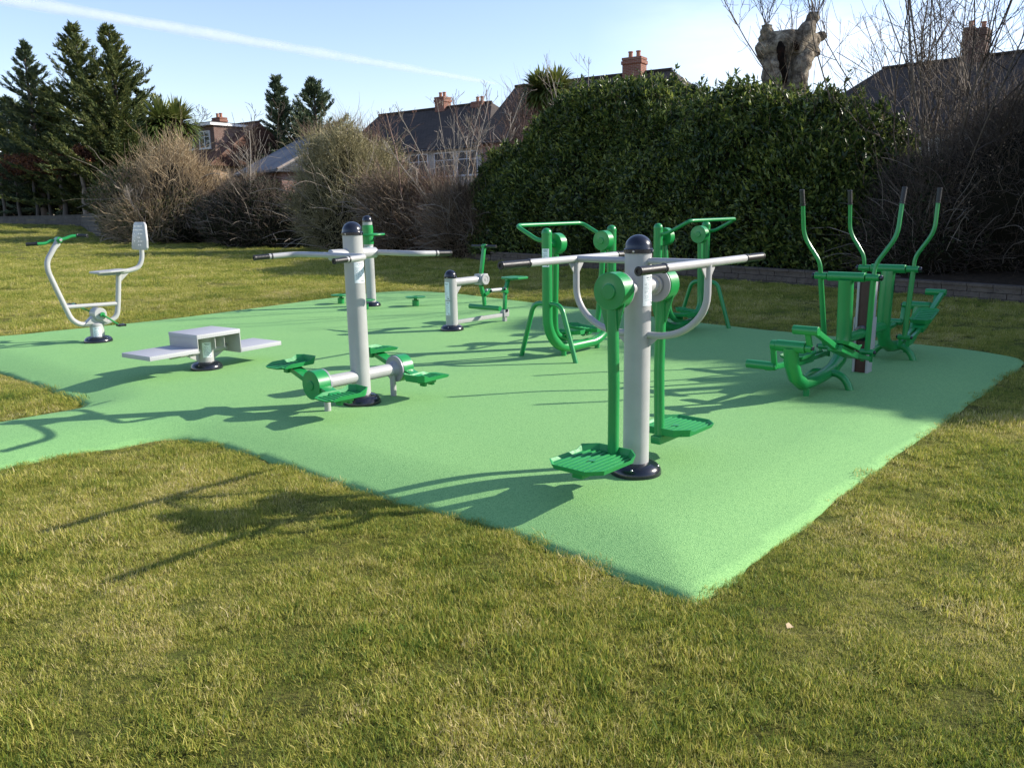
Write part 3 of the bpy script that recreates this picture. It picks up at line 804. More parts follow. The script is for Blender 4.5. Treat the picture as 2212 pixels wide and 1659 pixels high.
    # rectangular centre post: brown timber faced between two grey side plates
    MB().box((0, 0, .395), (.105, .10, .99)).build('timber_post', WOODM, t)
    for s in (1, -1):
        MB().box((0, s * .062, .40), (.135, .022, 1.0)).build('side_plate', GREY, t)
        MB().box((0, s * .078, .38), (.15, .010, .30)).build('clamp_plate', GREY, t)
    for s in (1, -1):
        MB().lathe([(.07, 0), (.075, .004), (.075, .014), (.05, .02), (.048, .02)], 30, T((s * .054, 0, .382)) @ Matrix.Rotation(R(90 * s), 4, 'Y')).build('beam_collar', BLACK, t)
    sticker_flat = None
cross_trainer()

# ---- recumbent bike with hand cranks
def exercise_bike():
    t = thing('exercise_bike', 'silver exercise bike with a perforated backrest, hand cranks and green pedals at far left', 'exercise bike', tuple(at(213, 738)), ANG)
    MB().lathe([(.088, -.1), (.086, .12), (.085, .235), (.07, .25)], 34).build('post', GREY, t)
    base_cover(t, .175, .075, .088); sticker(t, .086, R(-112), 1.2, .045, .20, 7)
    r = .033
    fr = MB().tube([(-.345, 0, 1.32), (-.50, 0, 1.08), (-.505, 0, .96), (-.44, 0, .75), (-.36, 0, .50), (-.30, 0, .32), (-.20, 0, .245), (.13, 0, .235), (.275, 0, .30), (.305, 0, .44), (.365, 0, .885)], r, 18, .10)
    fr.build('frame', GREY, t)
    MB().cyl((-.345, 0, .49), (.30, 0, .475), .026, 16, .001).build('cross_tube', GREY, t)
    Mg = Matrix(((1, 0, 0, -.36), (0, 0, 1, -.004), (0, 1, 0, 1.30), (0, 0, 0, 1)))
    MB().plate([(0, 0), (.045, 0), (.04, -.03), (-.10, -.17), (-.11, -.15)], Mg, .008, .001).build('gusset', GREY, t)
    # hand cranks
    MB().cyl((-.335, .055, 1.335), (-.335, -.055, 1.335), .036, 22, .004).build('hand_crank_hub', GREEN, t)
    MB().cyl((-.335, -.055, 1.335), (-.335, -.085, 1.335), .02, 16, .004).build('hub_nut', STEEL, t)
    for pts, g in (([(-.345, .06, 1.33), (-.40, .07, 1.325), (-.46, .07, 1.295), (-.56, .08, 1.295)], ((-.55, .08, 1.295), (-.665, .14, 1.29))), ([(-.325, -.06, 1.34), (-.26, -.065, 1.355), (-.205, -.07, 1.378), (-.12, -.085, 1.38)], ((-.13, -.085, 1.38), (-.055, -.20, 1.375)))):
        a = MB().tube(pts, .019, 14, .04).build('hand_crank', GREEN, t); grip(a, g[0], g[1], .021)
    # seat and backrest
    MB().tube([(.34, 0, .885), (.50, 0, .895), (.645, 0, .93), (.70, 0, 1.05), (.705, 0, 1.24)], .031, 18, .11).build('back_tube', GREY, t)
    Mg = Matrix(((1, 0, 0, .385), (0, 0, 1, -.004), (0, 1, 0, .865), (0, 0, 0, 1)))
    MB().plate([(0, 0), (.11, 0), (.0, -.10)], Mg, .008, .001).build('gusset', GREY, t)
    s = MB().plate([(.02, -.09), (.06, -.13), (.20, -.16), (.42, -.15), (.45, -.12), (.45, .12), (.42, .15), (.20, .16), (.06, .13), (.02, .09)], T((0, 0, .885)) @ Matrix.Rotation(R(-2), 4, 'Y'), .026, .01)
    s.build('seat', GREY, t)
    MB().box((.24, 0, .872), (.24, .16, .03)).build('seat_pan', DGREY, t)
    B = Matrix(((.10, 0, -.995, .70), (0, 1, 0, 0), (.995, 0, .10, 1.19), (0, 0, 0, 1))) @ Matrix.Rotation(0, 4, 'Z')
    br = MB().plate([(-.03, -.20), (0, -.225), (.10, -.215), (.31, -.165), (.34, -.13), (.34, .13), (.31, .165), (.10, .215), (0, .225), (-.03, .20)], B, .03, .008)
    bo = br.build('backrest', GREY, t)
    h = MB()
    for i, row in enumerate([(-.12, -.08, -.04, 0, .04, .08), (-.14, -.10, -.06, -.02, .02, .06, .10), (-.13, .0, .05, .09), (-.02, .03), (-.12, -.01, .04, .09), (0, .05)]):
        for y in row:
            h.lathe([(.0105, .0302), (.0105, .0318), (1e-7, .0318)], 10, B @ T((.285 - i * .05, -y, 0)))
    h.build('holes', STEEL, bo)
    # pedals
    MB().cyl((.035, -.085, .365), (.035, .085, .365), .082, 36, .008).build('crank_housing', GREY, t)
    Mg = Matrix(((1, 0, 0, 0), (0, 0, 1, -.05), (0, 1, 0, 0), (0, 0, 0, 1)))
    MB().plate([(-.16, .245), (.14, .245), (.11, .32), (-.05, .34)], Mg, .10, .004).build('mount_plate', GREY, t)
    for y, a, b in ((-.115, (.045, .362), (.225, .215)), (.115, (.02, .372), (-.225, .51))):
        c = MB().beam((a[0], y, a[1]), (b[0], y, b[1]), .016, .055, (0, 1, 0)).lathe([(.03, -.012), (.03, .012)], 18, T((a[0], y, a[1])) @ rotx(R(90))).build('crank', GREEN, t)
        MB().cyl((a[0], y * .7, a[1]), (a[0], y * .98, a[1]), .026, 16, .002).build('crank_boss', BLACK, t)
        s_ = -1 if y < 0 else 1
        pm = MB().box((b[0] + .015, y + s_ * .065, b[1] - .01), (.105, .09, .03), None, .01)
        for k in (-.036, .036): pm.cyl((b[0] + .015 + k, y + s_ * .02, b[1] - .01), (b[0] + .015 + k, y + s_ * .11, b[1] - .01), .017, 12, .003)
        pm.build('pedal', BLACK, t)
exercise_bike()

# ---- step bench
def step_bench():
    t = thing('step_bench', 'grey three-level metal step box on a short post between the bike and the twin stepper', 'step bench', tuple(at(447, 796)), ANG + R(7))
    post(t, .083, .37); base_cover(t, .165, .08, .083)
    sticker(t, .083, R(-110), 1.15, .13, .29, 8)
    m = mat('tread_plate', (.40, .40, .42), .42)
    w = coords(m, 'Object')
    wv = nd(m, 'ShaderNodeTexVoronoi', feature='F1'); wv.inputs['Scale'].default_value = 42; wv.inputs['Randomness'].default_value = 0; lk(m, w, wv.inputs['Vector'])
    bump(m, wv.outputs['Distance'], .5, .004)
    def slab(name, x0, x1, z, h):
        o = MB().box(((x0 + x1) / 2, -.02, z - h / 2), (x1 - x0, .49, h), None, .004).build(name, m, t)
        return o
    tp = slab('top_step', -.265, .265, .412, .045)
    lo = slab('high_step', -.80, -.262, .272, .045)
    ro = slab('low_step', .262, .80, .205, .045)
    for x, z0 in ((-.258, .225), (.258, .155)):
        MB().box((x, -.02, (z0 + .366) / 2), (.008, .485, .366 - z0), None, .001).build('riser', GREY, t)
    MB().box((-.03, -.2, .30), (.008, .06, .12), None, .001).box((.09, -.02, .30), (.005, .40, .13), None, .001).each('inner_web', GREY, t)
    MB().cyl((-.42, 0, .20), (.42, 0, .20), .038, 20, .002).build('cross_tube', GREY, t)
    for s in (1, -1):
        Mg = Matrix(((s, 0, 0, s * .08), (0, 0, 1, -.005), (0, 1, 0, .185), (0, 0, 0, 1)))
        MB().plate([(0, 0), (.19, 0), (.0, -.10)], Mg, .010, .001).build('gusset', GREY, t)
step_bench()

# ------------------------------------------------------------------ garden boundary: planting bed, low walls
WD = np.array([-.5415, .8407]); WN = np.array([.8407, .5415]); W0 = np.array([8.6, 14.0])
def on_line(xD, off):
    """point of the boundary line (moved back by off) seen in column xD"""
    d = ray(xD, 480); k = d[0] / d[1]; p = W0 + WN * off
    s = (k * p[1] - p[0]) / (WD[0] - k * WD[1]); return p + WD * s

def block_wall(name, label, pts, h, bl, bh, th, m, ztop=None, coping=True):
    """courses of blocks along a line, each block with its own small offset"""
    b = MB(); g = random.Random(len(pts) + int(h * 100))
    for (x0, y0), (x1, y1) in zip(pts[:-1], pts[1:]):
        L = math.hypot(x1 - x0, y1 - y0); a = math.atan2(y1 - y0, x1 - x0); n = max(1, int(L / bl))
        for c in range(int(round(h / bh))):
            k = -(c % 2) * .5
            while k < n:
                w = 1.0; s0 = max(0, k) * L / n; s1 = min(n, k + w) * L / n
                if s1 - s0 > .05:
                    sm = (s0 + s1) / 2; px, py = x0 + math.cos(a) * sm, y0 + math.sin(a) * sm
                    zb = (tz(px, py) - .08 if ztop is None else ztop - h) + c * bh
                    Mx = T((px, py, float(zb))) @ Matrix.Rotation(a + g.gauss(0, .006), 4, 'Z')
                    b.box((0, g.gauss(0, .006), bh / 2), (s1 - s0 - .012, th, bh - .008), Mx, 0)
                k += w
        if coping:
            k = 0
            while k < n:
                sm = (k + .5) * L / n * 1.0; px, py = x0 + math.cos(a) * sm, y0 + math.sin(a) * sm
                zb = (tz(px, py) - .08 if ztop is None else ztop - h) + int(round(h / bh)) * bh
                b.box((0, 0, .02), (L / n - .01, th + .05, .045), T((px, py, float(zb))) @ Matrix.Rotation(a + g.gauss(0, .008), 4, 'Z'), 0); k += 1
    return tag(b.build(name, m, None, False), label, 'wall')

def stone(name, c0, c1, sc_=3.0):
    m = mat(name, c0, .9, .2); w = wpos(m)
    f = noise(m, w, sc_, 8, .7); col = ramp(m, f, [(.3, c0), (.7, c1)])
    f2 = noise(m, w, 17, 5, .7); col = mixc(m, ramp(m, f2, [(.5, (0, 0, 0)), (.68, (.6, .6, .6))]), col, tuple(x * .45 for x in c0))
    lk(m, col, bsdf(m).inputs['Base Color']); bump(m, f2, .6, .02); return m

STONE = stone('weathered_block', (.085, .068, .055), (.15, .125, .10))
STONE2 = stone('grey_block', (.085, .08, .07), (.15, .14, .125))
TIMB = stone('edging_sleeper', (.09, .072, .055), (.19, .16, .125), 2)
def lp(s, off=0.0): return tuple(W0 + WD * s + WN * off)
block_wall('garden_wall', 'low brown block wall below the shaded twiggy bush at the right edge', [lp(-13), lp(2.2)], .30, .45, .10, .16, STONE)
block_wall('garden_wall', 'low brick-like wall along the foot of the dark laurel hedge', [lp(2.22, .04), lp(17.0, .04)], .34, .40, .115, .16, STONE)
block_wall('garden_edging', 'low weathered sleeper edging in front of the bare brown shrubs', [lp(17.05, .02), lp(28), WALL[4]], .24, 1.9, .12, .14, TIMB, None, True)
block_wall('garden_edging', 'low sleeper edging at the foot of the dark ivy bank, far left', [WALL[4], WALL[5], WALL[6]], .24, 1.9, .12, .14, TIMB, None, True)
block_wall('retaining_wall', 'grey block retaining wall below the row of brown beech trees', WALLL, 1.25, .9, .25, .25, STONE2, 1.78, True)

def bed():
    m = mat('leaf_mould_soil', (.035, .026, .018), .95, .1); w = wpos(m)
    lk(m, ramp(m, noise(m, w, 9, 7, .7), [(.3, (.018, .014, .010)), (.7, (.085, .058, .035))]), bsdf(m).inputs['Base Color'])
    line = [np.array(q) for q in WALL]; b = MB(); vs = []; n = len(line)
    for q in line:
        for off, z in ((.02, .10), (1.2, .22), (4.5, .30), (9, .30)):
            p = q + WN * off; vs.append((p[0], p[1], float(tz(*q)) + z + .03))
    fs = [(i * 4 + j, (i + 1) * 4 + j, (i + 1) * 4 + j + 1, i * 4 + j + 1) for i in range(n - 1) for j in range(3)]
    b.add(vs, fs); tag(b.build('planting_bed', m), kind='structure')
    b = MB(); vs = []
    for q in WALLL:
        for off, z in ((.1, 1.66), (2, 1.74), (14, 1.8)):
            vs.append((q[0] + off * .35, q[1] + off * .93, z))
    n = len(WALLL)
    b.add(vs, [(i * 3 + j, (i + 1) * 3 + j, (i + 1) * 3 + j + 1, i * 3 + j + 1) for i in range(n - 1) for j in range(2)])
    tag(b.build('raised_bed', m), kind='structure')
bed()

# ------------------------------------------------------------------ plants
LAUREL = foliage('laurel_leaf', (.018, .038, .011), (.060, .100, .024), (.27, .31, .065), .36, .4, .36, .9)
IVY = foliage('dark_evergreen_leaf', (.007, .014, .005), (.016, .028, .009), (.045, .058, .017), .6, .2, .12, .7)
OLIVE = foliage('olive_twig', (.13, .115, .05), (.29, .26, .13), (.50, .45, .27), .7, .2, .15, .6)
STRAW = foliage('straw_twig', (.24, .175, .11), (.47, .36, .22), (.66, .53, .34), .8, .15, .2, .5)
BROWN = foliage('brown_twig', (.085, .062, .042), (.225, .165, .112), (.42, .32, .22), .8, .15, .1, .5)
PINKT = foliage('pinkish_twig', (.12, .075, .06), (.21, .14, .11), (.32, .22, .17), .8, .15, .1, .5)
DARKT = foliage('dark_twig', (.042, .034, .027), (.105, .082, .064), (.21, .17, .13), .75, .2, .05, .5)
PALEB = foliage('pale_bark', (.16, .135, .105), (.27, .23, .185), (.40, .35, .29), .75, .25, 0, 1.2)
CONI = foliage('cypress_spray', (.026, .050, .018), (.080, .110, .032), (.21, .22, .065), .6, .3, .15, .35)
CONIB = foliage('blue_cypress_spray', (.028, .056, .032), (.070, .105, .055), (.16, .19, .095), .6, .3, .12, .35)
CORDY = foliage('cordyline_blade', (.04, .07, .015), (.125, .16, .038), (.30, .30, .10), .4, .45, .25, .5)
COPPER = foliage('copper_beech_leaf', (.05, .024, .016), (.13, .058, .034), (.38, .17, .075), .55, .3, .3, .9)
CORE = mat('inner_shade_filler', (.016, .015, .010), 1, .05)  # near-black filler shell inside the foliage; inner shade put into its colour
BEECHB = foliage('shaded_beech_bark', (.05, .044, .036), (.09, .08, .068), (.14, .125, .105), .8, .2, 0, 1.5)  # shade on the trunks put into a darker bark colour
GREENSH = foliage('shrub_leaf', (.03, .05, .012), (.075, .10, .025), (.16, .17, .05), .45, .4, .2, .6)

def hedge(name, label, cols, off, w, m, leaf, per_m2, L, W, seed, spikes=0, core=.86, zbase=.15, tall=()):
    """leafy hedge along the boundary: cols = (photo column, photo row of its top)"""
    g = np.random.default_rng(seed)
    base = [on_line(x, off) for x, _ in cols]; s_ = np.array([(b - (W0 + WN * off)) @ WD for b in base])
    H = np.array([hgt(x, y + 27, b[1]) for (x, y), b in zip(cols, base)])
    o = np.argsort(s_); s_, H = s_[o], H[o]; s0, s1 = s_[0], s_[-1]
    def env(s, th, k=1.0):
        e = np.clip(np.minimum(s - s0, s1 - s) / 2.0, 0, 1); e = np.sqrt(np.clip(1 - (1 - e) ** 2, .02, 1))
        Hs = np.interp(s, s_, H) * (.55 + .45 * e)
        c = (W0 + WN * off)[None] + WD[None] * s[:, None]
        rad = np.stack([-np.cos(th) * WN[0], -np.cos(th) * WN[1], np.sin(th)], 1)
        p = np.stack([c[:, 0], c[:, 1], s * 0 + zbase], 1)
        sz = np.sign(np.sin(th)) * np.abs(np.sin(th)) ** .72; sx = np.sign(np.cos(th)) * np.abs(np.cos(th)) ** .6
        p[:, 0] += -sx * w * e * k * WN[0]; p[:, 1] += -sx * w * e * k * WN[1]; p[:, 2] += sz * (Hs - zbase) * k
        dsp = .44 * wob(p, seed, .75) + .22 * wob(p, seed + 1, 2.4, 2) + .08 * wob(p, seed + 2, 7, 1)
        return p + rad * (dsp * k)[:, None], rad
    n = int(per_m2 * (s1 - s0) * (float(H.mean()) * 1.7 + w))
    s = g.uniform(s0, s1, n); th = np.abs(g.normal(0, 1, n)); th = 2.3 * g.random(n) ** 1.35
    k = 1 - np.abs(g.normal(0, .065, n))
    p, rad = env(s, th, k)
    cl = np.stack([wob(p, seed + 20 + i_, 2.6, 2) for i_ in range(3)], 1)
    d = nrm(rad * .5 + cl * .3 + g.normal(size=(n, 3)) * .6 + np.array([0, 0, .3])); up = nrm(rad + cl * .6 + g.normal(size=(n, 3)) * .40 + np.array([0, 0, .5]))
    root = thing(name, label, 'hedge', (float(base[0][0]), float(base[0][1]), zbase))
    root.location = (0, 0, 0)
    P_, D_, U_ = [p], [d], [up]
    if spikes:
        ss = g.uniform(s0 + .5, s1 - .5, spikes); t2 = g.uniform(.75, 2.0, spikes); q, r2 = env(ss, t2, np.full(spikes, .96))
        hh = g.uniform(.2, .55, spikes) * np.where(g.random(spikes) < .06, 1.5, 1)
        if tall:
            for k_, (x_, y_) in enumerate(tall):
                for j_ in range(7):
                    i_ = k_ * 7 + j_; b_ = on_line(x_, off); ss[i_] = (b_ - (W0 + WN * off)) @ WD + g.normal(0, .16); t2[i_] = 1.35 + g.normal(0, .1)
                q, r2 = env(ss, t2, np.full(spikes, .96))
                for j_ in range(7): hh[k_ * 7 + j_] = max(.25, (hgt(x_, y_, on_line(x_, off)[1]) - q[k_ * 7 + j_, 2]) * (1.0 if j_ == 0 else g.uniform(.45, .9)))
        dirs = nrm(np.array([0, 0, 1.0]) + g.normal(size=(spikes, 3)) * .28)
        st = np.stack([q + dirs * (hh * f)[:, None] for f in (0, .35, .7, 1)], 1)
        for k_ in range(20):
            f = g.random(spikes) ** .7; a = st[:, 0] + dirs * (hh * f)[:, None]
            P_.append(a); D_.append(nrm(dirs * .7 + g.normal(size=(spikes, 3)) * .7)); U_.append(nrm(dirs + g.normal(size=(spikes, 3)) * .5))
        tubes('shoots', st, np.tile([.010, .008, .006, .003], (spikes, 1)), BROWN, root)
    p, d, up = np.concatenate(P_), np.concatenate(D_), np.concatenate(U_)
    leaves('foliage', p, d, L * g.uniform(.5, 1.35, len(p)), W * g.uniform(.6, 1.25, len(p)), m, root, up, .22)
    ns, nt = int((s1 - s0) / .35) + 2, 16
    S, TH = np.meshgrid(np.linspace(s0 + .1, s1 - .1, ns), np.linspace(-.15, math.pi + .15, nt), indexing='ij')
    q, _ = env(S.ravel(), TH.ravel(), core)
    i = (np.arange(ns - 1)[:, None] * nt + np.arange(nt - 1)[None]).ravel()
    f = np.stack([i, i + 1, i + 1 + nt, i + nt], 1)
    fastmesh('shade_core', q, f.ravel(), np.full(len(f), 4), CORE, root, None, True)
    return root

hedge('laurel_hedge', 'tall dense dark green laurel hedge with glossy leaves behind the green machines',
      [(1072, 430), (1098, 375), (1128, 330), (1162, 295), (1200, 258), (1240, 222), (1280, 190), (1320, 165), (1370, 160), (1420, 170), (1480, 178), (1540, 178), (1600, 175), (1650, 188), (1720, 190), (1780, 212), (1840, 232), (1900, 268), (1950, 320), (1990, 380)],
      2.5, 2.2, LAUREL, None, 560, .165, .066, 3, 1500, tall=((1524, 132), (1620, 158), (1412, 165), (1290, 168), (1185, 245)))

def sapling_paths(base, H, g, spread=.35, nmain=1, nb=14, r0=.03, S=6, sub=5, lean=(0, 0), first=.3, twl=.35):
    """bare branching: returns arrays of paths and radii"""
    base = np.asarray(base, float); paths, rads = [], []
    def path(a, d, L, r, curve, S=S):
        d = nrm(np.asarray(d, float)); pts = [a]; step = L / (S - 1)
        for i in range(S - 1):
            d = nrm(d + g.normal(size=3) * .13 + np.array([0, 0, curve])); pts.append(pts[-1] + d * step)
        paths.append(np.array(pts)); rads.append(np.linspace(r, r * .35, S)); return np.array(pts), d
    for m_ in range(nmain):
        a = base + (np.array([g.normal(0, .12), g.normal(0, .12), 0]) if nmain > 1 else 0)
        d0 = np.array([lean[0] + g.normal(0, spread if nmain > 1 else .05), lean[1] + g.normal(0, spread if nmain > 1 else .05), 1.0])
        Lm = H * g.uniform(.75, 1.05)
        tr, _ = path(a, d0, Lm, r0 * g.uniform(.7, 1.1), .03, 8)
        for k in range(nb):
            f = g.uniform(first, .97); i = f * 7; j = int(i); q = tr[j] + (tr[min(j + 1, 7)] - tr[j]) * (i - j)
            az = g.uniform(0, 6.283); el = g.uniform(.35, 1.1)
            L = H * twl * (1.15 - f) * g.uniform(.6, 1.3) + .25
            b, _ = path(q, (math.cos(az) * math.cos(el), math.sin(az) * math.cos(el), math.sin(el)), L, r0 * .45 * (1.15 - f) + .004, .08)
            for s in range(sub):
                f2 = g.uniform(.25, .95) * (S - 1); j2 = int(f2); q2 = b[j2] + (b[min(j2 + 1, S - 1)] - b[j2]) * (f2 - j2)
                path(q2, nrm(b[-1] - b[0]) + g.normal(size=3) * .55 + np.array([0, 0, .25]), L * g.uniform(.25, .6), .0055, .06)
    return paths, rads

def to_tubes(name, paths, rads, m, parent, n=4, S=8, rmin=.004):
    out, rr = [], []
    for p, r in zip(paths, rads):
        t = np.linspace(0, 1, len(p)); t2 = np.linspace(0, 1, S)
        out.append(np.stack([np.interp(t2, t, p[:, k]) for k in range(3)], 1)); rr.append(np.maximum(np.interp(t2, t, r), rmin))
    return tubes(name, np.array(out), np.array(rr), m, parent, n)

def bare_tree(name, label, base, H, m, seed, cat='tree', group=None, **kw):
    g = np.random.default_rng(seed); root = thing(name, label, cat, tuple(base), 0, group)
    nmain = kw.get('nmain', 1); rm = kw.pop('rmin', .005)
    p, r = sapling_paths((0, 0, -.1), H, g, **kw)
    big = [i for i in range(len(p)) if len(p[i]) == 8]; small = [i for i in range(len(p)) if len(p[i]) != 8]
    to_tubes('trunk' if nmain == 1 else 'stems', [p[i] for i in big], [r[i] for i in big], m, root, 7, 10, .010)
    to_tubes('branches', [p[i] for i in small], [r[i] for i in small], m, root, 3, 6, rm)
    return root

def twig_shrub(name, label, xl, xr, ytop, Y, m, n, L, seed, r=.010, leafm=None, nleaf=0, leafL=.06, upw=.6, dep=.8, cat='shrub', corem=True, z0=None, lowfill=.25, core=.62, group=None, ybias=0.0, stems=26, canes=0):
    """dense twiggy shrub filling photo columns xl..xr up to row ytop at depth Y"""
    g = np.random.default_rng(seed); xc = (xl + xr) / 2
    c = P(xc, 470, Y); zb = float(tz(c[0], c[1])) if z0 is None else z0
    rx = (xr - xl) / 2 / F * Y; ry = rx * dep; H = hgt(xc, ytop, Y) - zb - .35 * L
    root = thing(name, label, cat, (float(c[0]), float(c[1]), zb), 0, group)
    def env(th, h, k):
        pr = np.where(h > .45, np.sqrt(np.clip(1 - ((h - .45) / .55) ** 2, 0, 1)), .72 + .28 * np.sin(np.clip(h / .45, 0, 1) * 1.57))
        q = np.stack([np.cos(th) * rx * pr, np.sin(th) * ry * pr, h * H], 1)
        f = 1 + .34 * wob(q, seed, 2.2 / rx, 3) + .16 * wob(q, seed + 1, 6.5 / rx, 2)
        q[:, :2] *= (k * f)[:, None]; q[:, 2] *= np.clip(f * .5 + .5, .75, 1.12) * (.4 + .6 * k) * (1 + .26 * wob(q * np.array([1, 1, 0]), seed + 5, 3.6 / rx, 2))
        return q
    th = g.uniform(0, 6.283, n); h = g.random(n) ** .85; k = g.random(n) ** .33
    p0 = env(th, h, k * .93); out = nrm(p0 - np.array([0, 0, H * .3]))
    d = nrm(out * .6 + np.array([0, 0, upw]) + g.normal(size=(n, 3)) * .55)
    ln = L * g.uniform(.4, 1.3, n) * np.where(g.random(n) < .10, 1.9, 1); S = 5; pts = [p0]; dd = d
    for i in range(S - 1):
        dd = nrm(dd + g.normal(size=(n, 3)) * .24 + np.array([0, 0, .05])); pts.append(pts[-1] + dd * (ln / (S - 1))[:, None])
    pts = np.stack(pts, 1); rr = (r * g.uniform(.5, 1.2, n))[:, None] * np.array([1, .85, .7, .5, .25])
    pts[..., 2] = np.maximum(pts[..., 2], .02)
    tubes('twigs', pts, rr, m, root)
    ps, rs = [], []
    for i in range(stems):
        a = g.uniform(0, 6.283); q1 = env(np.array([a]), np.array([g.uniform(.45, .95)]), np.array([g.uniform(.4, .95)]))[0]
        q0 = np.array([q1[0] * .22 + g.normal(0, .15), q1[1] * .22 + g.normal(0, .15), -.1]); mid = (q0 + q1) / 2 + np.array([g.normal(0, .15), g.normal(0, .15), H * .12])
        t = np.linspace(0, 1, 7)[:, None]; ps.append((1 - t) ** 2 * q0 + 2 * t * (1 - t) * mid + t * t * q1); rs.append(np.linspace(r * 3.0, r * .8, 7))
    to_tubes('stems', ps, rs, m, root, 5, 7)
    if canes:
        ps, rs = [], []
        for i in range(canes):
            a = g.uniform(0, 6.283); h0 = g.uniform(0, .6); q0 = env(np.array([a]), np.array([h0]), np.array([g.uniform(.5, .95)]))[0]
            d = nrm(np.array([math.cos(a) * .5, math.sin(a) * .5, 1.0]) + g.normal(size=3) * .35); Lc = g.uniform(.25, .6) * H; pts = [q0]
            for j in range(7): d = nrm(d + g.normal(size=3) * .14 + np.array([math.cos(a) * .06, math.sin(a) * .06, -.10])); pts.append(pts[-1] + d * Lc / 7)
            ps.append(np.array(pts)); rs.append(np.linspace(r * 1.35, r * .5, 8))
        to_tubes('canes', ps, rs, PALEB, root, 4, 8)
    if nleaf:
        th = g.uniform(0, 6.283, nleaf); h = g.random(nleaf) ** .9; q = env(th, h, g.random(nleaf) ** .25)
        leaves('foliage', q, nrm(nrm(q) * .5 + g.normal(size=(nleaf, 3)) + np.array([0, 0, .3])), leafL * g.uniform(.6, 1.3, nleaf), leafL * .5, leafm, root)
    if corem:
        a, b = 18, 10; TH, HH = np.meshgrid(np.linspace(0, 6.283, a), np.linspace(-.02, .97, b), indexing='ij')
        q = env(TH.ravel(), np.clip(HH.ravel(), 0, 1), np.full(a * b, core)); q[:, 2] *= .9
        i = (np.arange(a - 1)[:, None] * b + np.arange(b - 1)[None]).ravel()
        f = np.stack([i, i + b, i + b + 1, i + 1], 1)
        fastmesh('shade_core', q, f.ravel(), np.full(len(f), 4), CORE, root, None, True)
    return root

# bare and twiggy shrubs from left to right
twig_shrub('feathery_shrub', 'large feathery straw-coloured bare shrub below the left palm', 222, 515, 283, 49, STRAW, 11000, 1.0, 51, .015, GREENSH, 0, upw=1.1, core=.75, canes=60)
twig_shrub('evergreen_shrub', 'green-brown leafy shrub at the left foot of the feathery shrub', 205, 330, 372, 47.6, BROWN, 1500, .6, 52, .012, GREENSH, 6500, .14)
twig_shrub('ivy_bank', 'dark ivy-covered bank below the feathery shrub', 290, 470, 392, 46.6, DARKT, 2600, .9, 53, .013, IVY, 9000, .12, dep=.45, core=.86, canes=90)
twig_shrub('ivy_bank', 'dark ivy-covered bank around the bare sapling left of the olive shrub', 420, 740, 388, 43.0, DARKT, 4200, .8, 54, .013, IVY, 9000, .12, dep=.4, core=.84, canes=170)
twig_shrub('olive_shrub', 'big dense olive-grey twiggy shrub in front of the grey garage roof', 640, 868, 286, 38.5, OLIVE, 11500, .75, 55, .013, OLIVE, 11000, .085, upw=.45, core=.78, canes=160)
twig_shrub('bramble_thicket', 'brown bramble thicket between the olive shrub and the laurel hedge', 780, 990, 372, 34.0, BROWN, 8500, .8, 56, .0115, BROWN, 4500, .07, upw=.4, core=.76, canes=260)
twig_shrub('bramble_thicket', 'brown tangle of bare stems right beside the laurel hedge', 925, 1125, 372, 30.5, BROWN, 8500, .8, 57, .0105, BROWN, 4000, .06, upw=.6, core=.74, canes=260)
twig_shrub('pink_twig_shrub', 'pinkish-brown bare shrub behind the left shoulder of the laurel hedge', 1075, 1260, 235, 37.0, PINKT, 5200, 1.0, 58, .011, upw=1.0, core=.5, corem=False)
twig_shrub('brown_shrub', 'small brown twiggy shrub beside the mid conifers', 655, 770, 240, 52.0, PINKT, 3600, 1.0, 59, .015, upw=.8, core=.6)
twig_shrub('twig_thicket', 'dark tangled thicket of bare twigs at the right edge, under the house roof', 1975, 2400, 190, 17.6, DARKT, 15000, .65, 60, .0065, BROWN, 9000, .05, upw=.35, core=.88, dep=.6, canes=150)
twig_shrub('twig_thicket', 'shaded dark thicket between the laurel hedge and the right edge, behind the levers', 1880, 2110, 345, 17.5, DARKT, 7000, .6, 61, .007, IVY, 9000, .085, upw=.3, core=.88, canes=120)
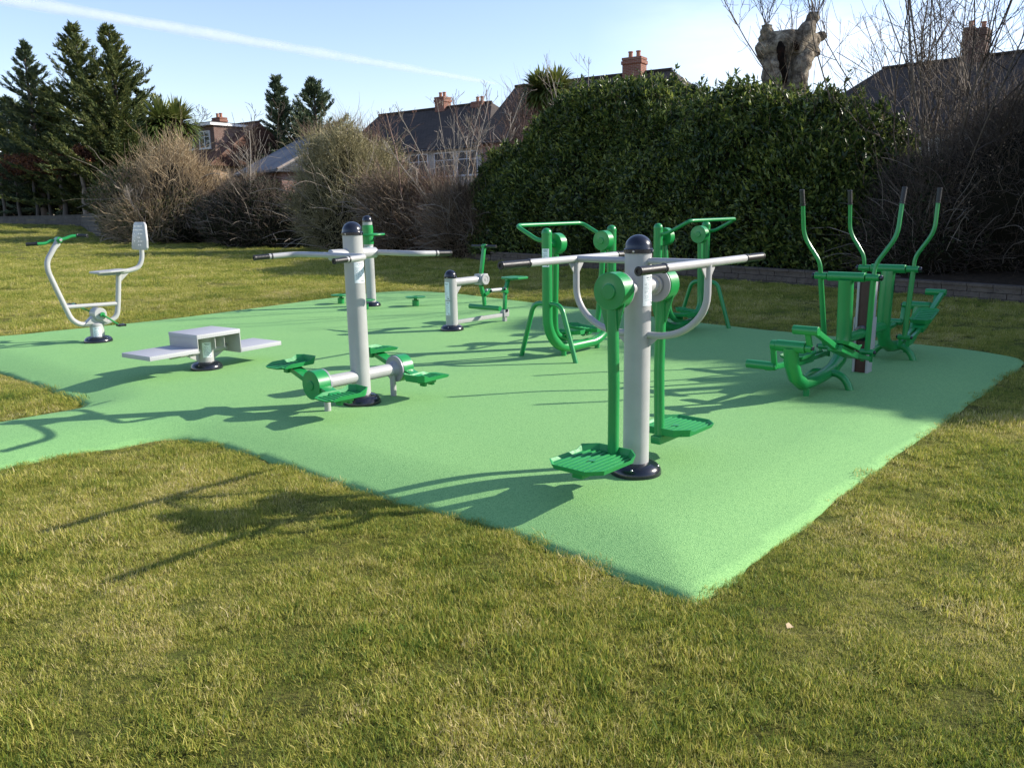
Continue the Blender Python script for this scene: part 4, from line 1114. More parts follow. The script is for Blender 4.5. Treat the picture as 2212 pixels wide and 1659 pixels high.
# the boundary planting goes on beyond the right edge of the picture
for k, (s, h_, rad_, sd2) in enumerate(((-.4, 6.3, 2.0, 61), (-2.2, 6.0, 2.0, 62), (-4.6, 6.1, 2.0, 63), (-7.0, 6.15, 2.0, 64), (-10.2, 3.4, 1.9, 65))):
    q = W0 + WD * s + WN * (4.6 if k == 0 else 2.5)
    g0 = np.random.default_rng(sd2); n = 11000
    root = thing('boundary_shrub', ['tall boundary shrub set back beyond the right edge of the picture', 'dense boundary shrub just beyond the right edge of the picture', 'second boundary shrub in the row beyond the right edge of the picture', 'tallest round boundary shrub well beyond the right edge of the picture', 'lowest boundary shrub farthest beyond the right edge'][k], 'shrub', (q[0], q[1], .1))
    th = g0.uniform(0, 6.283, n); u_ = g0.uniform(0, 1, n); rr_ = .80 + .2 * g0.random(n) ** .5
    def env_(th, u_, rr_):
        pr = np.sqrt(np.clip(1 - np.clip((u_ - .5) / .5, 0, 1) ** 2, 0, 1)); pp = np.stack([np.cos(th) * pr * rad_, np.sin(th) * pr * rad_, u_ * h_], 1)
        f = (1 + .2 * wob(pp, sd2, 1.1) + .1 * wob(pp, sd2 + 7, 3)) * rr_; pp[:, :2] *= f[:, None]; pp[:, 2] *= .85 + .15 * f; return pp
    pp = env_(th, u_, rr_)
    leaves('foliage', pp, nrm(pp * [1, 1, .3] + g0.normal(size=(n, 3)) * 1.5), .22, .11, IVY, root)
    tubes('twigs', np.stack([pp[:4000] + nrm(pp[:4000] * [1, 1, .3] + g0.normal(size=(4000, 3))) * f for f in (-.2, .15, .45)], 1), np.tile([.008, .006, .003], (4000, 1)), DARKT, root)
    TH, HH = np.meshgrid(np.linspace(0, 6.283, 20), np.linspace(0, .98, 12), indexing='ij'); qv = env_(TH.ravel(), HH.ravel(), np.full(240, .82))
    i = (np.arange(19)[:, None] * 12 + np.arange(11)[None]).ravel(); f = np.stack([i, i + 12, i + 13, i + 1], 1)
    fastmesh('shade_core', qv, f.ravel(), np.full(len(f), 4), CORE, root, None, True)

twig_shrub('tangled_shrub', 'rough mixed undergrowth between the feathery shrub and the olive shrub', 470, 620, 392, 44.5, BROWN, 3200, .7, 66, .013, GREENSH, 1800, .10, upw=.6, core=.5, canes=120, dep=.5)
twig_shrub('tangled_shrub', 'greenish rough undergrowth low in front of the feathery shrub', 215, 400, 400, 46.2, STRAW, 3000, .9, 67, .013, GREENSH, 4500, .11, upw=.5, core=.5, canes=90, dep=.5)
twig_shrub('tangled_shrub', 'tangled undergrowth with brown stems left of the laurel hedge, below the middle house windows', 850, 1030, 378, 33.5, PINKT, 3200, .8, 68, .010, upw=.8, core=.4, canes=160, dep=.5)
twig_shrub('tangled_shrub', 'bare twiggy tops above the garage roof, beside the mid conifers', 700, 860, 262, 47.0, PINKT, 3600, 1.0, 69, .012, upw=.8, core=.3, canes=60, dep=.5)

# bare saplings and the tall many-stemmed tree
def spot(x, yb, Y):
    q = P(x, yb, Y); return (float(q[0]), float(q[1]), float(tz(q[0], q[1])))
bare_tree('bare_sapling', 'pale bare sapling standing in front of the dark ivy bank', spot(548, 480, 43.2), hgt(545, 265, 43.2) - .1, PALEB, 71, nb=22, r0=.055, first=.25, twl=.45, rmin=.009)
bare_tree('bare_sapling', 'thin leaning bare sapling in front of the feathery shrub', spot(330, 480, 45.5), 4.2, PALEB, 72, nb=10, r0=.045, first=.4, twl=.4, lean=(-.35, 0), rmin=.010)
bare_tree('bare_sapling', 'tall thin bare sapling left of the middle house windows', spot(878, 480, 33.0), hgt(878, 150, 33) - .1, PINKT, 73, nb=20, r0=.04, first=.45, twl=.3, rmin=.007)
bare_tree('bare_sapling', 'bare many-stemmed sapling in front of the middle house', spot(990, 500, 31.0), hgt(990, 150, 31.0), PALEB, 74, nmain=9, spread=.17, nb=9, r0=.03, first=.5, twl=.22, sub=3, rmin=.0065)
bare_tree('bare_sapling', 'bare sapling growing between the middle house and the laurel hedge', spot(1065, 480, 34.0), hgt(1060, 190, 34.0), PINKT, 75, nmain=6, spread=.14, nb=9, r0=.028, first=.45, twl=.25, sub=3, rmin=.007)
bare_tree('bare_sapling', 'bare pale stems rising in front of the right palm', spot(1195, 400, 35.0), hgt(1195, 120, 35.0), PALEB, 76, nmain=7, spread=.2, nb=9, r0=.028, first=.5, twl=.22, sub=3, rmin=.007)
bare_tree('bare_sapling', 'fine bare twigs above the left end of the middle roof', spot(775, 450, 46.0), hgt(775, 215, 46.0), PINKT, 77, nmain=5, spread=.16, nb=10, r0=.03, first=.5, twl=.25, sub=3, rmin=.009)
bare_tree('bare_sapling', 'bare grey tree top between the left palm and the left house', spot(352, 430, 56.0), hgt(350, 165, 56.0), DARKT, 78, nb=16, r0=.06, first=.6, twl=.25, rmin=.013)
bare_tree('bare_sapling', 'fine bare twigs in front of the left house dormer', spot(560, 440, 54.0), hgt(560, 215, 54.0), DARKT, 79, nmain=5, spread=.2, nb=9, r0=.03, first=.55, twl=.25, sub=3, rmin=.010)
bare_tree('bare_tree', 'tall bare many-stemmed tree fanning out before the right-hand roof', (9.3, 18.4, .25), 8.8, DARKT, 80, nmain=32, spread=.21, nb=13, r0=.024, first=.30, twl=.20, sub=4, rmin=.0042)

# conifers
def conifer(name, label, xa, ytop, Y, halfw, seed, m, zb, nb=150, sw=.10, tip=1.0):
    g = np.random.default_rng(seed); a = P(xa, ytop, Y); H = a[2] - zb; Rw = halfw * 2.5 / F * Y
    root = thing(name, label, 'tree', (float(a[0]), float(a[1]), zb))
    to_tubes('trunk', [np.array([[0, 0, -.3], [.05, 0, H * .5], [0, .03, H * .97]])], [np.array([.30, .16, .03])], DARKT, root, 8, 8)
    PP, DD, UU, paths, rads, LL = [], [], [], [], [], []
    for i in range(nb):
        f = (i + g.random()) / nb; f = f ** .95; az = g.uniform(0, 6.283)
        ln = Rw * (1 - f) ** .95 * g.uniform(.6, 1.25) + .25; z0 = H * (.03 + .95 * f)
        el = .0 + .55 * f + g.normal(0, .17)
        d = np.array([math.cos(az) * math.cos(el), math.sin(az) * math.cos(el), math.sin(el)]); q = np.array([0, 0, z0]); S = 7; pts = [q]
        for k in range(S - 1):
            d = nrm(d + np.array([0, 0, .075]) + g.normal(size=3) * .06); pts.append(pts[-1] + d * ln / (S - 1))
        pts = np.array(pts); paths.append(pts); rads.append(np.linspace(.035, .006, S))
        nn = int(40 + 270 * ln / Rw)
        t = g.random(nn) ** .7 * (S - 1) * .999; j = t.astype(int); base = pts[j] + (pts[j + 1] - pts[j]) * (t - j)[:, None]
        dr = nrm(pts[j + 1] - pts[j]); side = nrm(np.cross(dr, np.array([0, 0, 1.0]))); sg = g.choice([-1, 1], nn)[:, None]
        PP.append(base + g.normal(size=(nn, 3)) * .06); DD.append(nrm(dr * .9 + side * sg * g.uniform(.1, .9, nn)[:, None] + np.array([0, 0, .16]) + g.normal(size=(nn, 3)) * .22))
        LL.append(sw * 3.4 * g.uniform(.6, 1.3, nn) * (.55 + .45 * (1 - t / S)))
    to_tubes('branches', paths, rads, DARKT, root, 3, 6)
    p, d, l = np.concatenate(PP), np.concatenate(DD), np.concatenate(LL)
    leaves('foliage', p, d, l, l * .24, m, root, None, .2)
conifer('cypress_tree', 'leftmost tall dark cypress with a thin pale tip, cut by the left edge', 48, 92, 66, 62, 91, CONIB, 1.6, 120, .13)
conifer('cypress_tree', 'tallest dark cypress, middle one of the three at left', 158, 52, 65, 80, 92, CONI, 1.6, 175, .13)
conifer('cypress_tree', 'broad dark cypress on the right of the tall group at left', 232, 55, 63, 74, 93, CONI, 1.6, 190, .13)
conifer('cypress_tree', 'narrow pointed cypress beside the left house', 597, 165, 62, 40, 94, CONIB, .8, 130, .11)
conifer('cypress_tree', 'broader cypress behind the olive shrub', 676, 172, 61, 66, 95, CONIB, .8, 140, .12)
conifer('cypress_tree', 'low dark cypress filling in behind the beech row', 12, 215, 72, 75, 96, CONI, 1.6, 150, .15)
conifer('cypress_tree', 'dark lower cypress between the tall group and the left palm', 300, 195, 66, 26, 97, CONI, 1.2, 120, .13)

conifer('cypress_tree', 'bushy lower cypress filling the gap between the two left trees of the tall group', 100, 190, 67, 50, 98, CONI, 1.6, 150, .13)
conifer('cypress_tree', 'bushy low cypress in front of the broad tall one, above the copper crown', 205, 215, 64.5, 56, 99, CONI, 1.6, 150, .13)
conifer('cypress_tree', 'small dark cypress low between the left palm and the tall group', 268, 250, 63, 36, 100, CONI, 1.4, 110, .13)

# palms (cordylines)
def cordyline(label, heads, Y, zb, seed):
    g = np.random.default_rng(seed); c = P(heads[0][0], 400, Y)
    root = thing('cordyline_palm', label, 'palm', (float(c[0]), float(c[1]), zb))
    paths, rads = [], []; VV, LLp, SS, AA = [], [], [], []; off = 0
    for x, y, rpx, n in heads:
        h = P(x, y, Y) - np.array([c[0], c[1], zb]); h[1] += g.normal(0, .3); Rl = rpx / F * Y
        paths.append(np.array([[0, 0, -.2], [h[0] * .3, h[1] * .3, h[2] * .55], h])); rads.append(np.array([.17, .13, .10]))
        az = g.uniform(0, 6.283, n); el = np.arcsin(g.uniform(-.75, 1, n)); ln = Rl * g.uniform(.75, 1.12, n)
        d = np.stack([np.cos(az) * np.cos(el), np.sin(az) * np.cos(el), np.sin(el)], 1); s = nrm(np.cross(d, np.array([0, 0, 1.0]))) ; dr = np.array([0, 0, -1.0])
        w = .045 * Rl / 1.2 + .012
        pts = [h + d * .05, h + d * (ln * .45)[:, None] + dr * (ln * .02)[:, None], h + d * (ln * .8)[:, None] + dr * (ln * .10 * np.cos(el))[:, None], h + d * ln[:, None] + dr * (ln * .24 * np.cos(el))[:, None]]
        v = np.stack([pts[0] - s * w * .5, pts[0] + s * w * .5, pts[1] - s * w, pts[1] + s * w, pts[2] - s * w * .7, pts[2] + s * w * .7, pts[3]], 1).reshape(-1, 3)
        i = np.arange(n)[:, None] * 7 + off; VV.append(v); off += len(v)
        LLp.append(np.concatenate([i, i + 1, i + 3, i + 2, i + 2, i + 3, i + 5, i + 4, i + 4, i + 5, i + 6], 1).ravel()); SS.append(np.tile([4, 4, 3], n)); AA.append(np.repeat(g.random(n) * .6 + .4 * (el > .3), 7))
    to_tubes('trunk', paths, rads, BROWN, root, 8, 6)
    fastmesh('foliage', np.concatenate(VV), np.concatenate(LLp), np.concatenate(SS), CORDY, root, np.concatenate(AA))
cordyline('spiky green cordyline palm with a wide rounded head beside the tall cypresses', [(350, 268, 60, 520), (378, 266, 58, 480), (362, 290, 60, 300)], 54, 1.0, 101)
cordyline('spiky dark cordyline palm rising behind the left shoulder of the laurel hedge', [(1168, 196, 54, 420), (1200, 194, 54, 400), (1228, 222, 42, 260)], 36, .2, 102)

# beech row on the raised bed, with leaning trunks, their bark darkened where shaded
for k, (x, yt, yc, wpx, lean, lab) in enumerate((
        (12, 395, 365, 40, .1, 'brown-leaved beech at the left edge, in shade'), (45, 405, 368, 38, -.15, 'second brown beech from the left edge, with a thin trunk'),
        (82, 402, 366, 38, .2, 'third brown beech from the left edge, with a leaning trunk'), (112, 395, 362, 36, -.1, 'brown beech in the middle of the shaded row'),
        (142, 395, 358, 36, .25, 'brown beech with the thickest pale curved trunk'), (188, 372, 350, 28, -.2, 'beech with a round sunlit copper-orange crown'))):
    Y = 61.5 + (5.0 * (185 - x) / 185); g = np.random.default_rng(120 + k); c = P(x, 470, Y); zb = 1.72
    root = thing('beech_tree', lab, 'tree', (float(c[0]), float(c[1]), zb), 0, 'beeches along the raised bed')
    zc = hgt(x, yc, Y) - zb; Rw = wpx / F * Y
    tr = np.array([[0, 0, -.1], [lean * .5, 0, zc * .25], [lean * -.3, 0, zc * .5], [lean * .2, 0, zc * .8], [0, 0, zc]])
    ps, rs = [tr], [np.array([.17, .13, .12, .10, .06]) * (1.3 if k in (4, 5) else .9)]
    for i in range(9):
        d = nrm(g.normal(size=3) + np.array([0, 0, .5])); ps.append(np.array([tr[3], tr[3] + d * Rw * .5, tr[3] + d * Rw * .95 + [0, 0, .2]])); rs.append(np.array([.05, .03, .012]))
    to_tubes('trunk', ps, rs, BEECHB if k < 5 else PALEB, root, 7, 8)
    n = 2600; q = g.normal(size=(n, 3)); q = nrm(q) * (g.random(n) ** .4)[:, None]; q *= np.array([Rw, Rw * .9, .98 if k < 5 else Rw * 1.0]); q *= (1 + .25 * wob(q, 130 + k, 2.0))[:, None]; q[:, 2] += zc + .2
    leaves('foliage', q, nrm(g.normal(size=(n, 3)) + np.array([0, 0, .2])), .17, .10, COPPER, root)
twig_shrub('evergreen_backdrop', 'dark evergreen screen behind the beech trunks', -60, 120, 310, 70, DARKT, 500, .7, 141, .02, IVY, 9000, .26, dep=.3, core=.92, z0=1.7)
twig_shrub('evergreen_backdrop', 'dark evergreen screen behind the beech with the sunlit crown', 90, 270, 315, 68, DARKT, 500, .7, 142, .02, IVY, 9000, .26, dep=.3, core=.92, z0=1.5)

# hollow pollarded trunk above the hedge
def pollard():
    Y = 25.5; g = np.random.default_rng(7); k = 1 / 7.373 * .949
    def px(u, v, dy=0.0): return P(1700 * .949 + u * k, v * k, Y + dy)
    c = px(620, 1500); root = thing('pollard_tree', 'old grey pollarded trunk, hollow and sawn off, with thin shoots above the hedge', 'tree', (float(c[0]), float(c[1]), .1))
    base = np.array([c[0], c[1], .1]); b = MB()
    prof = [(2600, 330, 960), (2000, 300, 985), (1600, 270, 1010), (1420, 262, 1025), (1300, 255, 1015), (1170, 272, 1012), (1080, 272, 1075), (1000, 262, 1130), (930, 215, 1175), (850, 175, 1205), (780, 158, 1205), (720, 180, 1195), (650, 225, 1180), (600, 240, 1140), (560, 250, 1085), (540, 300, 1010), (535, 420, 900)]
    n = 56; vs = []
    pv_ = np.array(prof, float); vv_ = np.linspace(pv_[0, 0], pv_[-1, 0], 70); prof = [(v, np.interp(-v, -pv_[:, 0], pv_[:, 1]), np.interp(-v, -pv_[:, 0], pv_[:, 2])) for v in vv_]
    for v, l, r in prof:
        a = px(l, v); d = px(r, v); m_ = (a + d) / 2 - base; hw = np.linalg.norm(d - a) / 2
        for i in range(n):
            t = 2 * math.pi * i / n; q = np.array([m_[0] + hw * math.cos(t), m_[1] + hw * .72 * math.sin(t), m_[2]])
            vs.append(q)
    vs = np.array(vs); ctr = vs.reshape(len(prof), n, 3).mean(1).repeat(n, 0); dd = nrm(vs - ctr)
    vs = vs + dd * (.10 * wob(vs, 201, 3.2) + .06 * wob(vs, 202, 8, 3))[:, None]
    # closed trunk skin; the cleft is drawn by dark shapes further down
    fs = [(i * n + j, i * n + (j + 1) % n, (i + 1) * n + (j + 1) % n, (i + 1) * n + j) for i in range(len(prof) - 1) for j in range(n)]
    fs.append(tuple(range((len(prof) - 1) * n, len(prof) * n)))
    b.add(vs, fs)
    def limb(pts, rs):
        q = [px(u, v, dy) - base for u, v, dy in pts]; rr = [r * k / F * Y for r in rs]
        t = np.linspace(0, 1, len(q)); t2 = np.linspace(0, 1, 12); Q = np.stack([np.interp(t2, t, np.array(q)[:, i]) for i in range(3)], 1); Rr = np.interp(t2, t, rr) * (1 + .10 * np.sin(t2 * 17 + pts[0][0]))
        s0 = len(b.v); b.tube([tuple(w) for w in Q], list(Rr), 18)
        arr = np.array(b.v[s0:]); arr = arr + .035 * np.stack([wob(arr, 205 + i, 6) for i in range(3)], 1); b.v[s0:] = [tuple(w) for w in arr]
    limb([(335, 760, 0), (330, 600, -.05), (335, 440, -.05)], [140, 115, 90])
    limb([(760, 860, -.25), (930, 640, -.3), (1050, 460, -.3), (1100, 330, -.25), (1150, 240, -.25)], [200, 150, 110, 95, 92])
    limb([(1050, 880, .1), (1130, 700, .15), (1230, 640, .2), (1320, 580, .2)], [150, 110, 80, 72])
    limb([(860, 1500, -.45), (900, 1200, -.48), (930, 1000, -.42), (1010, 880, -.3)], [120, 130, 150, 120])
    limb([(480, 1500, -.38), (430, 1200, -.42), (420, 950, -.35)], [140, 130, 140])
    m = mat('old_bark', (.22, .20, .165), .9, .15); w = wpos(m)
    f = noise(m, w, 3.4, 8, .7); col = ramp(m, f, [(.38, (.07, .056, .040)), (.5, (.225, .185, .135)), (.63, (.46, .40, .30))]); f2 = noise(m, w, 9, 6, .7)
    lk(m, mixc(m, ramp(m, f2, [(.52, (0, 0, 0)), (.66, (.75, .75, .75))]), col, (.085, .072, .055)), bsdf(m).inputs['Base Color']); bump(m, f2, 1.0, .12)
    b.build('trunk', m, root, True, 60)
    hm = mat('shaded_heartwood', (.030, .017, .012), .95, .1); wv = wpos(hm)  # heartwood brown with the darkness of the cavity put into the colour
    lk(hm, ramp(hm, noise(hm, wv, 5, 6, .7), [(.45, (.006, .005, .004)), (.62, (.022, .011, .007)), (.74, (.11, .045, .022))]), bsdf(hm).inputs['Base Color'])
    h = MB()
    def hollow(pts, rs, dy):
        q = [px(u, v, dy) - base for u, v in pts]; h.tube([tuple(w) for w in q], [r * k / F * Y for r in rs], 14)
    hollow([(555, 700), (570, 800), (580, 950), (590, 1100), (620, 1300), (640, 1400)], [24, 66, 74, 66, 62, 30], -.55)
    s0 = len(h.v); hollow([(800, 690), (835, 760), (850, 850)], [25, 66, 30], -.60)
    h.build('hollow', hm, root)  # solid dark shapes standing for the shaded openings
    p, r = [], []
    for (u, v), nn, L in (((330, 430), 12, 1.5), ((1160, 240), 14, 1.5), ((790, 490), 4, 1.4), ((1300, 560), 3, .8), ((620, 540), 3, .5)):
        for i in range(nn):
            q = px(u + g.normal(0, 30), v + 15) - base; d = nrm(np.array([g.normal(0, .38), g.normal(0, .3), 1.0])); pts = [q]; ll = L * g.uniform(.5, 1.25)
            for j in range(6): d = nrm(d + g.normal(size=3) * .12); pts.append(pts[-1] + d * ll / 6)
            p.append(np.array(pts)); r.append(np.linspace(.013, .004, 7))
            for z in range(3):
                a = pts[2 + z]; d2 = nrm(d + g.normal(size=3) * .6); p.append(np.array([a, a + d2 * ll * .2, a + d2 * ll * .42 + [0, 0, .05]])); r.append(np.array([.007, .005, .003]))
    to_tubes('shoots', p, r, DARKT, root, 3, 7, .004)
pollard()

# fallen leaf on the grass
q = at(1700, 1366, -.01)
lf_ = MB()
for i in range(1):
    lf_.add([(0, 0, 0), (.014, .006, .008), (.03, .0, .012), (.036, .012, .010), (.028, .024, .013), (.012, .020, .006)], [(0, 1, 2), (0, 2, 3), (0, 3, 4), (0, 4, 5)])
lo_ = lf_.build('fallen_leaf', mat('dry_leaf', (.42, .32, .20), .8, .1), None); lo_.location = tuple(q + np.array([0, 0, .018])); lo_.rotation_euler = (.25, .5, .6); lo_.scale = (1.15, 1.15, 1.15)
tag(lo_, 'single pale curled dry leaf lying on the foreground grass', 'leaf')

# ------------------------------------------------------------------ houses beyond the gardens
def brick_mat(name, c1, c2, mort, sc_=1.0):
    m = mat(name, c1, .9, .15); uv = coords(m, 'UV')
    b = nd(m, 'ShaderNodeTexBrick'); b.inputs['Color1'].default_value = (*c1, 1); b.inputs['Color2'].default_value = (*c2, 1); b.inputs['Mortar'].default_value = (*mort, 1)
    b.inputs['Scale'].default_value = 1; b.inputs['Brick Width'].default_value = .225 * sc_; b.inputs['Row Height'].default_value = .075 * sc_; b.inputs['Mortar Size'].default_value = .008 * sc_
    lk(m, uv, b.inputs['Vector']); f = noise(m, wpos(m), 2.5, 5, .7)
    lk(m, mixc(m, ramp(m, f, [(.4, (0, 0, 0)), (.7, (.5, .5, .5))]), b.outputs[0], tuple(x * .5 for x in c1)), bsdf(m).inputs['Base Color']); return m

def tile_mat(name, c0, c1):
    m = mat(name, c0, .85, .2); uv = coords(m, 'UV')
    b = nd(m, 'ShaderNodeTexBrick'); b.inputs['Scale'].default_value = 1; b.inputs['Brick Width'].default_value = .26; b.inputs['Row Height'].default_value = .2; b.inputs['Mortar Size'].default_value = .014; b.inputs['Mortar Smooth'].default_value = .6
    b.inputs['Color1'].default_value = (*c0, 1); b.inputs['Color2'].default_value = (*c1, 1); b.inputs['Mortar'].default_value = (*[x * .35 for x in c0], 1); lk(m, uv, b.inputs['Vector'])
    f = noise(m, wpos(m), 1.3, 7, .7); lk(m, mixc(m, ramp(m, f, [(.35, (0, 0, 0)), (.7, (.55, .55, .55))]), b.outputs[0], tuple(x * 1.25 for x in c1)), bsdf(m).inputs['Base Color'])
    bump(m, b.outputs['Fac'], -.6, .03); return m

BRICKR = brick_mat('red_brick', (.26, .105, .07), (.19, .075, .05), (.30, .26, .22))
BRICKM = brick_mat('muted_brick', (.17, .10, .08), (.13, .075, .06), (.26, .23, .2))
BRICKP = brick_mat('pink_brick', (.36, .20, .16), (.28, .15, .12), (.38, .33, .29))
BRICKY = brick_mat('tan_brick', (.36, .23, .13), (.29, .18, .10), (.40, .35, .28))
BRICKD = brick_mat('dark_brick', (.12, .065, .05), (.085, .05, .04), (.16, .14, .12))  # dark brick tone of the right-hand chimneys
TILEB = tile_mat('brown_roof_tile', (.050, .042, .036), (.068, .056, .047))
TILER = tile_mat('orange_roof_tile', (.15, .085, .06), (.12, .065, .048))
SLATE = tile_mat('grey_roof_felt', (.13, .14, .155), (.16, .17, .185))
RENDERW = stone('cream_render', (.48, .45, .39), (.60, .57, .50), 1.2)
FRAMEW = mat('white_frame', (.75, .75, .73), .4)
GLASS = mat('window_glass', (.03, .036, .045), .06, .8)
POT = mat('clay_pot', (.34, .15, .09), .8)
LEAD = mat('dark_gutter', (.04, .04, .042), .5)

def uvbox(o):
    """metre-scaled box UVs so that bricks and tiles keep their size"""
    me = o.data; uv = me.uv_layers.new(name='UVMap')
    for p in me.polygons:
        n = p.normal; h = Vector((-n.y, n.x, 0)); h = h.normalized() if h.length > 1e-3 else Vector((1, 0, 0)); v = n.cross(h)
        for li in p.loop_indices:
            q = me.vertices[me.loops[li].vertex_index].co; uv.data[li].uv = (q.dot(h), q.dot(v))
    return o

def chimney(root, x, y, z0, z1, w, d, m, pots=2, name='chimney'):
    b = MB().box((x, y, (z0 + z1) / 2 - .2), (w, d, z1 - z0), None, 0).box((x, y, z1 - .42), (w + .10, d + .10, .16), None, .01).box((x, y, z1 - .24), (w + .05, d + .05, .12), None, .01)
    o = uvbox(b.build(name, m, root, False))
    for k in range(pots):
        px_ = x + (k - (pots - 1) / 2) * w * .42
        MB().lathe([(.11, z1 - .2), (.10, z1 + .05), (.12, z1 + .07), (.12, z1 + .13), (.085, z1 + .13), (.08, z1)], 14, T((px_, y, 0))).build('chimney_pot', POT, o)
    return o

def window(root, x, y, z, w, h, nx=2, face=-1):
    """casement on the wall plane y, facing -y"""
    f = MB()
    f.box((x, y - .03, z - h / 2), (w, .07, .06), None, 0).box((x, y - .03, z + h / 2), (w, .07, .06), None, 0)
    for i in range(nx + 1): f.box((x - w / 2 + i * w / nx, y - .032, z), (.065, .074, h + .06), None, 0)
    f.box((x, y - .03, z + h * .18), (w, .05, .045), None, 0)
    o = f.build('window', FRAMEW, root, False)
    MB().box((x, y - .012, z), (w, .02, h), None, 0).build('pane', GLASS, o, False)
    MB().box((x, y - .06, z - h / 2 - .06), (w + .15, .14, .05), None, 0).build('sill', FRAMEW, o, False)

def roof(root, L, D, ze, zr, m, hipL=0.0, hipR=0.0, over=.35):
    x0, x1, y0, y1 = -over if not hipL else -over, L + over, -over, D + over
    a, b = (hipL if hipL else x0), (L - hipR if hipR else x1); ym = D / 2
    v = [(x0, y0, ze), (x1, y0, ze), (x1, y1, ze), (x0, y1, ze), (a, ym, zr), (b, ym, zr)]
    top = [(0, 1, 5, 4), (1, 2, 5), (2, 3, 4, 5), (3, 0, 4)]
    low = [(p[0], p[1], p[2] - .14) for p in v]
    r = MB().add(v + low, top + [tuple(i + 6 for i in reversed(f)) for f in top] + [(0, 6, 7, 1), (1, 7, 8, 2), (2, 8, 9, 3), (3, 9, 6, 0)])
    o = uvbox(r.build('roof', m, root, False))
    MB().tube([(a, ym, zr + .03), (b, ym, zr + .03)], .09, 8).build('ridge_tiles', m, o)
    MB().tube([(x0, y0 - .03, ze - .12), (x1, y0 - .03, ze - .12)], .06, 8).build('gutter', LEAD, root)
    return o

def house(name, label, A0, A1, D, ze, zr, wallm, roofm, hipL=0, hipR=0, gable=True, cat='house'):
    A0, A1 = np.array(A0), np.array(A1); d = A1 - A0; L = float(np.linalg.norm(d)); an = math.atan2(d[1], d[0])
    root = thing(name, label, cat, (A0[0], A0[1], 0), an)
    w = MB().box((L / 2, D / 2, (ze - .1) / 2), (L, D, ze - .1), None, 0)
    if not hipL: w.add([(0, .01, ze - .1), (0, D - .01, ze - .1), (0, D / 2, zr - .18), (.25, .01, ze - .1), (.25, D - .01, ze - .1), (.25, D / 2, zr - .18)], [(0, 1, 2), (5, 4, 3), (0, 2, 5, 3), (1, 4, 5, 2)])
    if not hipR: w.add([(L - .25, .01, ze - .1), (L - .25, D - .01, ze - .1), (L - .25, D / 2, zr - .18), (L, .01, ze - .1), (L, D - .01, ze - .1), (L, D / 2, zr - .18)], [(0, 1, 2), (5, 4, 3), (0, 2, 5, 3), (1, 4, 5, 2)])
    uvbox(w.build('wall', wallm, root, False)); roof(root, L, D, ze, zr, roofm, hipL, hipR)
    return root, L

def front(xa, za, xb, zb, Ya=None):
    """ridge end points seen at photo column/row, for a ridge of known height"""
    pass

def ridge_pt(x, y, z):
    d = ray(x, y); t = (z - HC) / d[2]; p = CC + d * t; return p[:2]

def from_ridge(r0, r1, D):
    """front wall corners from the two ridge ends and the depth of the house (front faces the camera)"""
    d = nrm(r1 - r0); nn = np.array([d[1], -d[0]]); return r0 + nn * D / 2, r1 + nn * D / 2

# right-hand long house with the hipped brown roof
r0 = ridge_pt(1905, 150, 8.0); r1 = ridge_pt(2212, 113, 8.0); dd_ = nrm(r1 - r0); r0e = r0 - dd_ * 3.4; r1e = r0 + dd_ * 17
A0, A1 = from_ridge(r0e, r1e, 8.0)
h1, L1 = house('brown_roof_house', 'long house with a hipped dark brown tiled roof and sooty chimney at right', A0, A1, 8.0, 4.7, 8.0, RENDERW, TILEB, 3.4, 3.4)
cp = ridge_pt(2103, 126, 8.0); cx_ = float((cp - r0e) @ dd_); zt = hgt(2103, 52, float(cp[1]))
chimney(h1, cx_ - .22, 4.0, 7.2, zt + .02, .42, .75, BRICKD, 1); chimney(h1, cx_ + .30, 4.0, 7.2, zt - .08, .40, .75, BRICKD, 1)
for i, x in enumerate((5.2, 8.2, 11.5, 15)): window(h1, x, 0, 3.6, 1.5, 1.2, 2)
# house behind the hedge with the tall patterned chimney
r0 = ridge_pt(1125, 188, 8.0); r1 = ridge_pt(1452, 152, 8.0); dd_ = nrm(r1 - r0)
A0, A1 = from_ridge(r0, r1 + dd_ * 3.2, 7.6)
h2, L2 = house('pink_brick_house', 'pink brick house mostly hidden behind the hedge, with a tall brick chimney', A0, A1, 7.6, 5.0, 8.0, BRICKP, TILEB, 0, 3.2)
cp = ridge_pt(1372, 160, 8.0); cx_ = float((cp - r0) @ dd_); chimney(h2, cx_, 3.6, 7.2, hgt(1372, 118, float(cp[1])), .98, .7, BRICKR, 2)
window(h2, 2.0, 0, 3.9, 1.4, 1.2)
# middle house
r0 = ridge_pt(826, 250, 8.2); r1 = ridge_pt(1062, 222, 8.2); dd_ = nrm(r1 - r0)
A0, A1 = from_ridge(r0, r1 + dd_ * 2.6, 7.6)
h3, L3 = house('middle_house', 'pale rendered house with a dark tiled roof behind bare saplings in the middle', A0, A1, 7.6, 5.35, 8.2, RENDERW, TILEB, 0, 2.6)
for px_, top, w_ in ((937, 205, .8), (1088, 213, .85), (814, 245, .7)):
    cp = ridge_pt(px_, 232, 8.2); cx_ = float((cp - r0) @ dd_); cx_ = min(max(cx_, .4), L3 + .6); chimney(h3, cx_, 3.8, 5.0, hgt(px_, top, float((r0 + dd_ * cx_)[1])), w_, .7, BRICKR, 2)
for px_ in (905, 960, 1010):
    d = ray(px_, 335); k = d[0] / d[1]; s = (A0[0] - k * A0[1]) / (k * dd_[1] - dd_[0]); window(h3, float(s), 0, 4.35, 1.55, 1.35, 2)
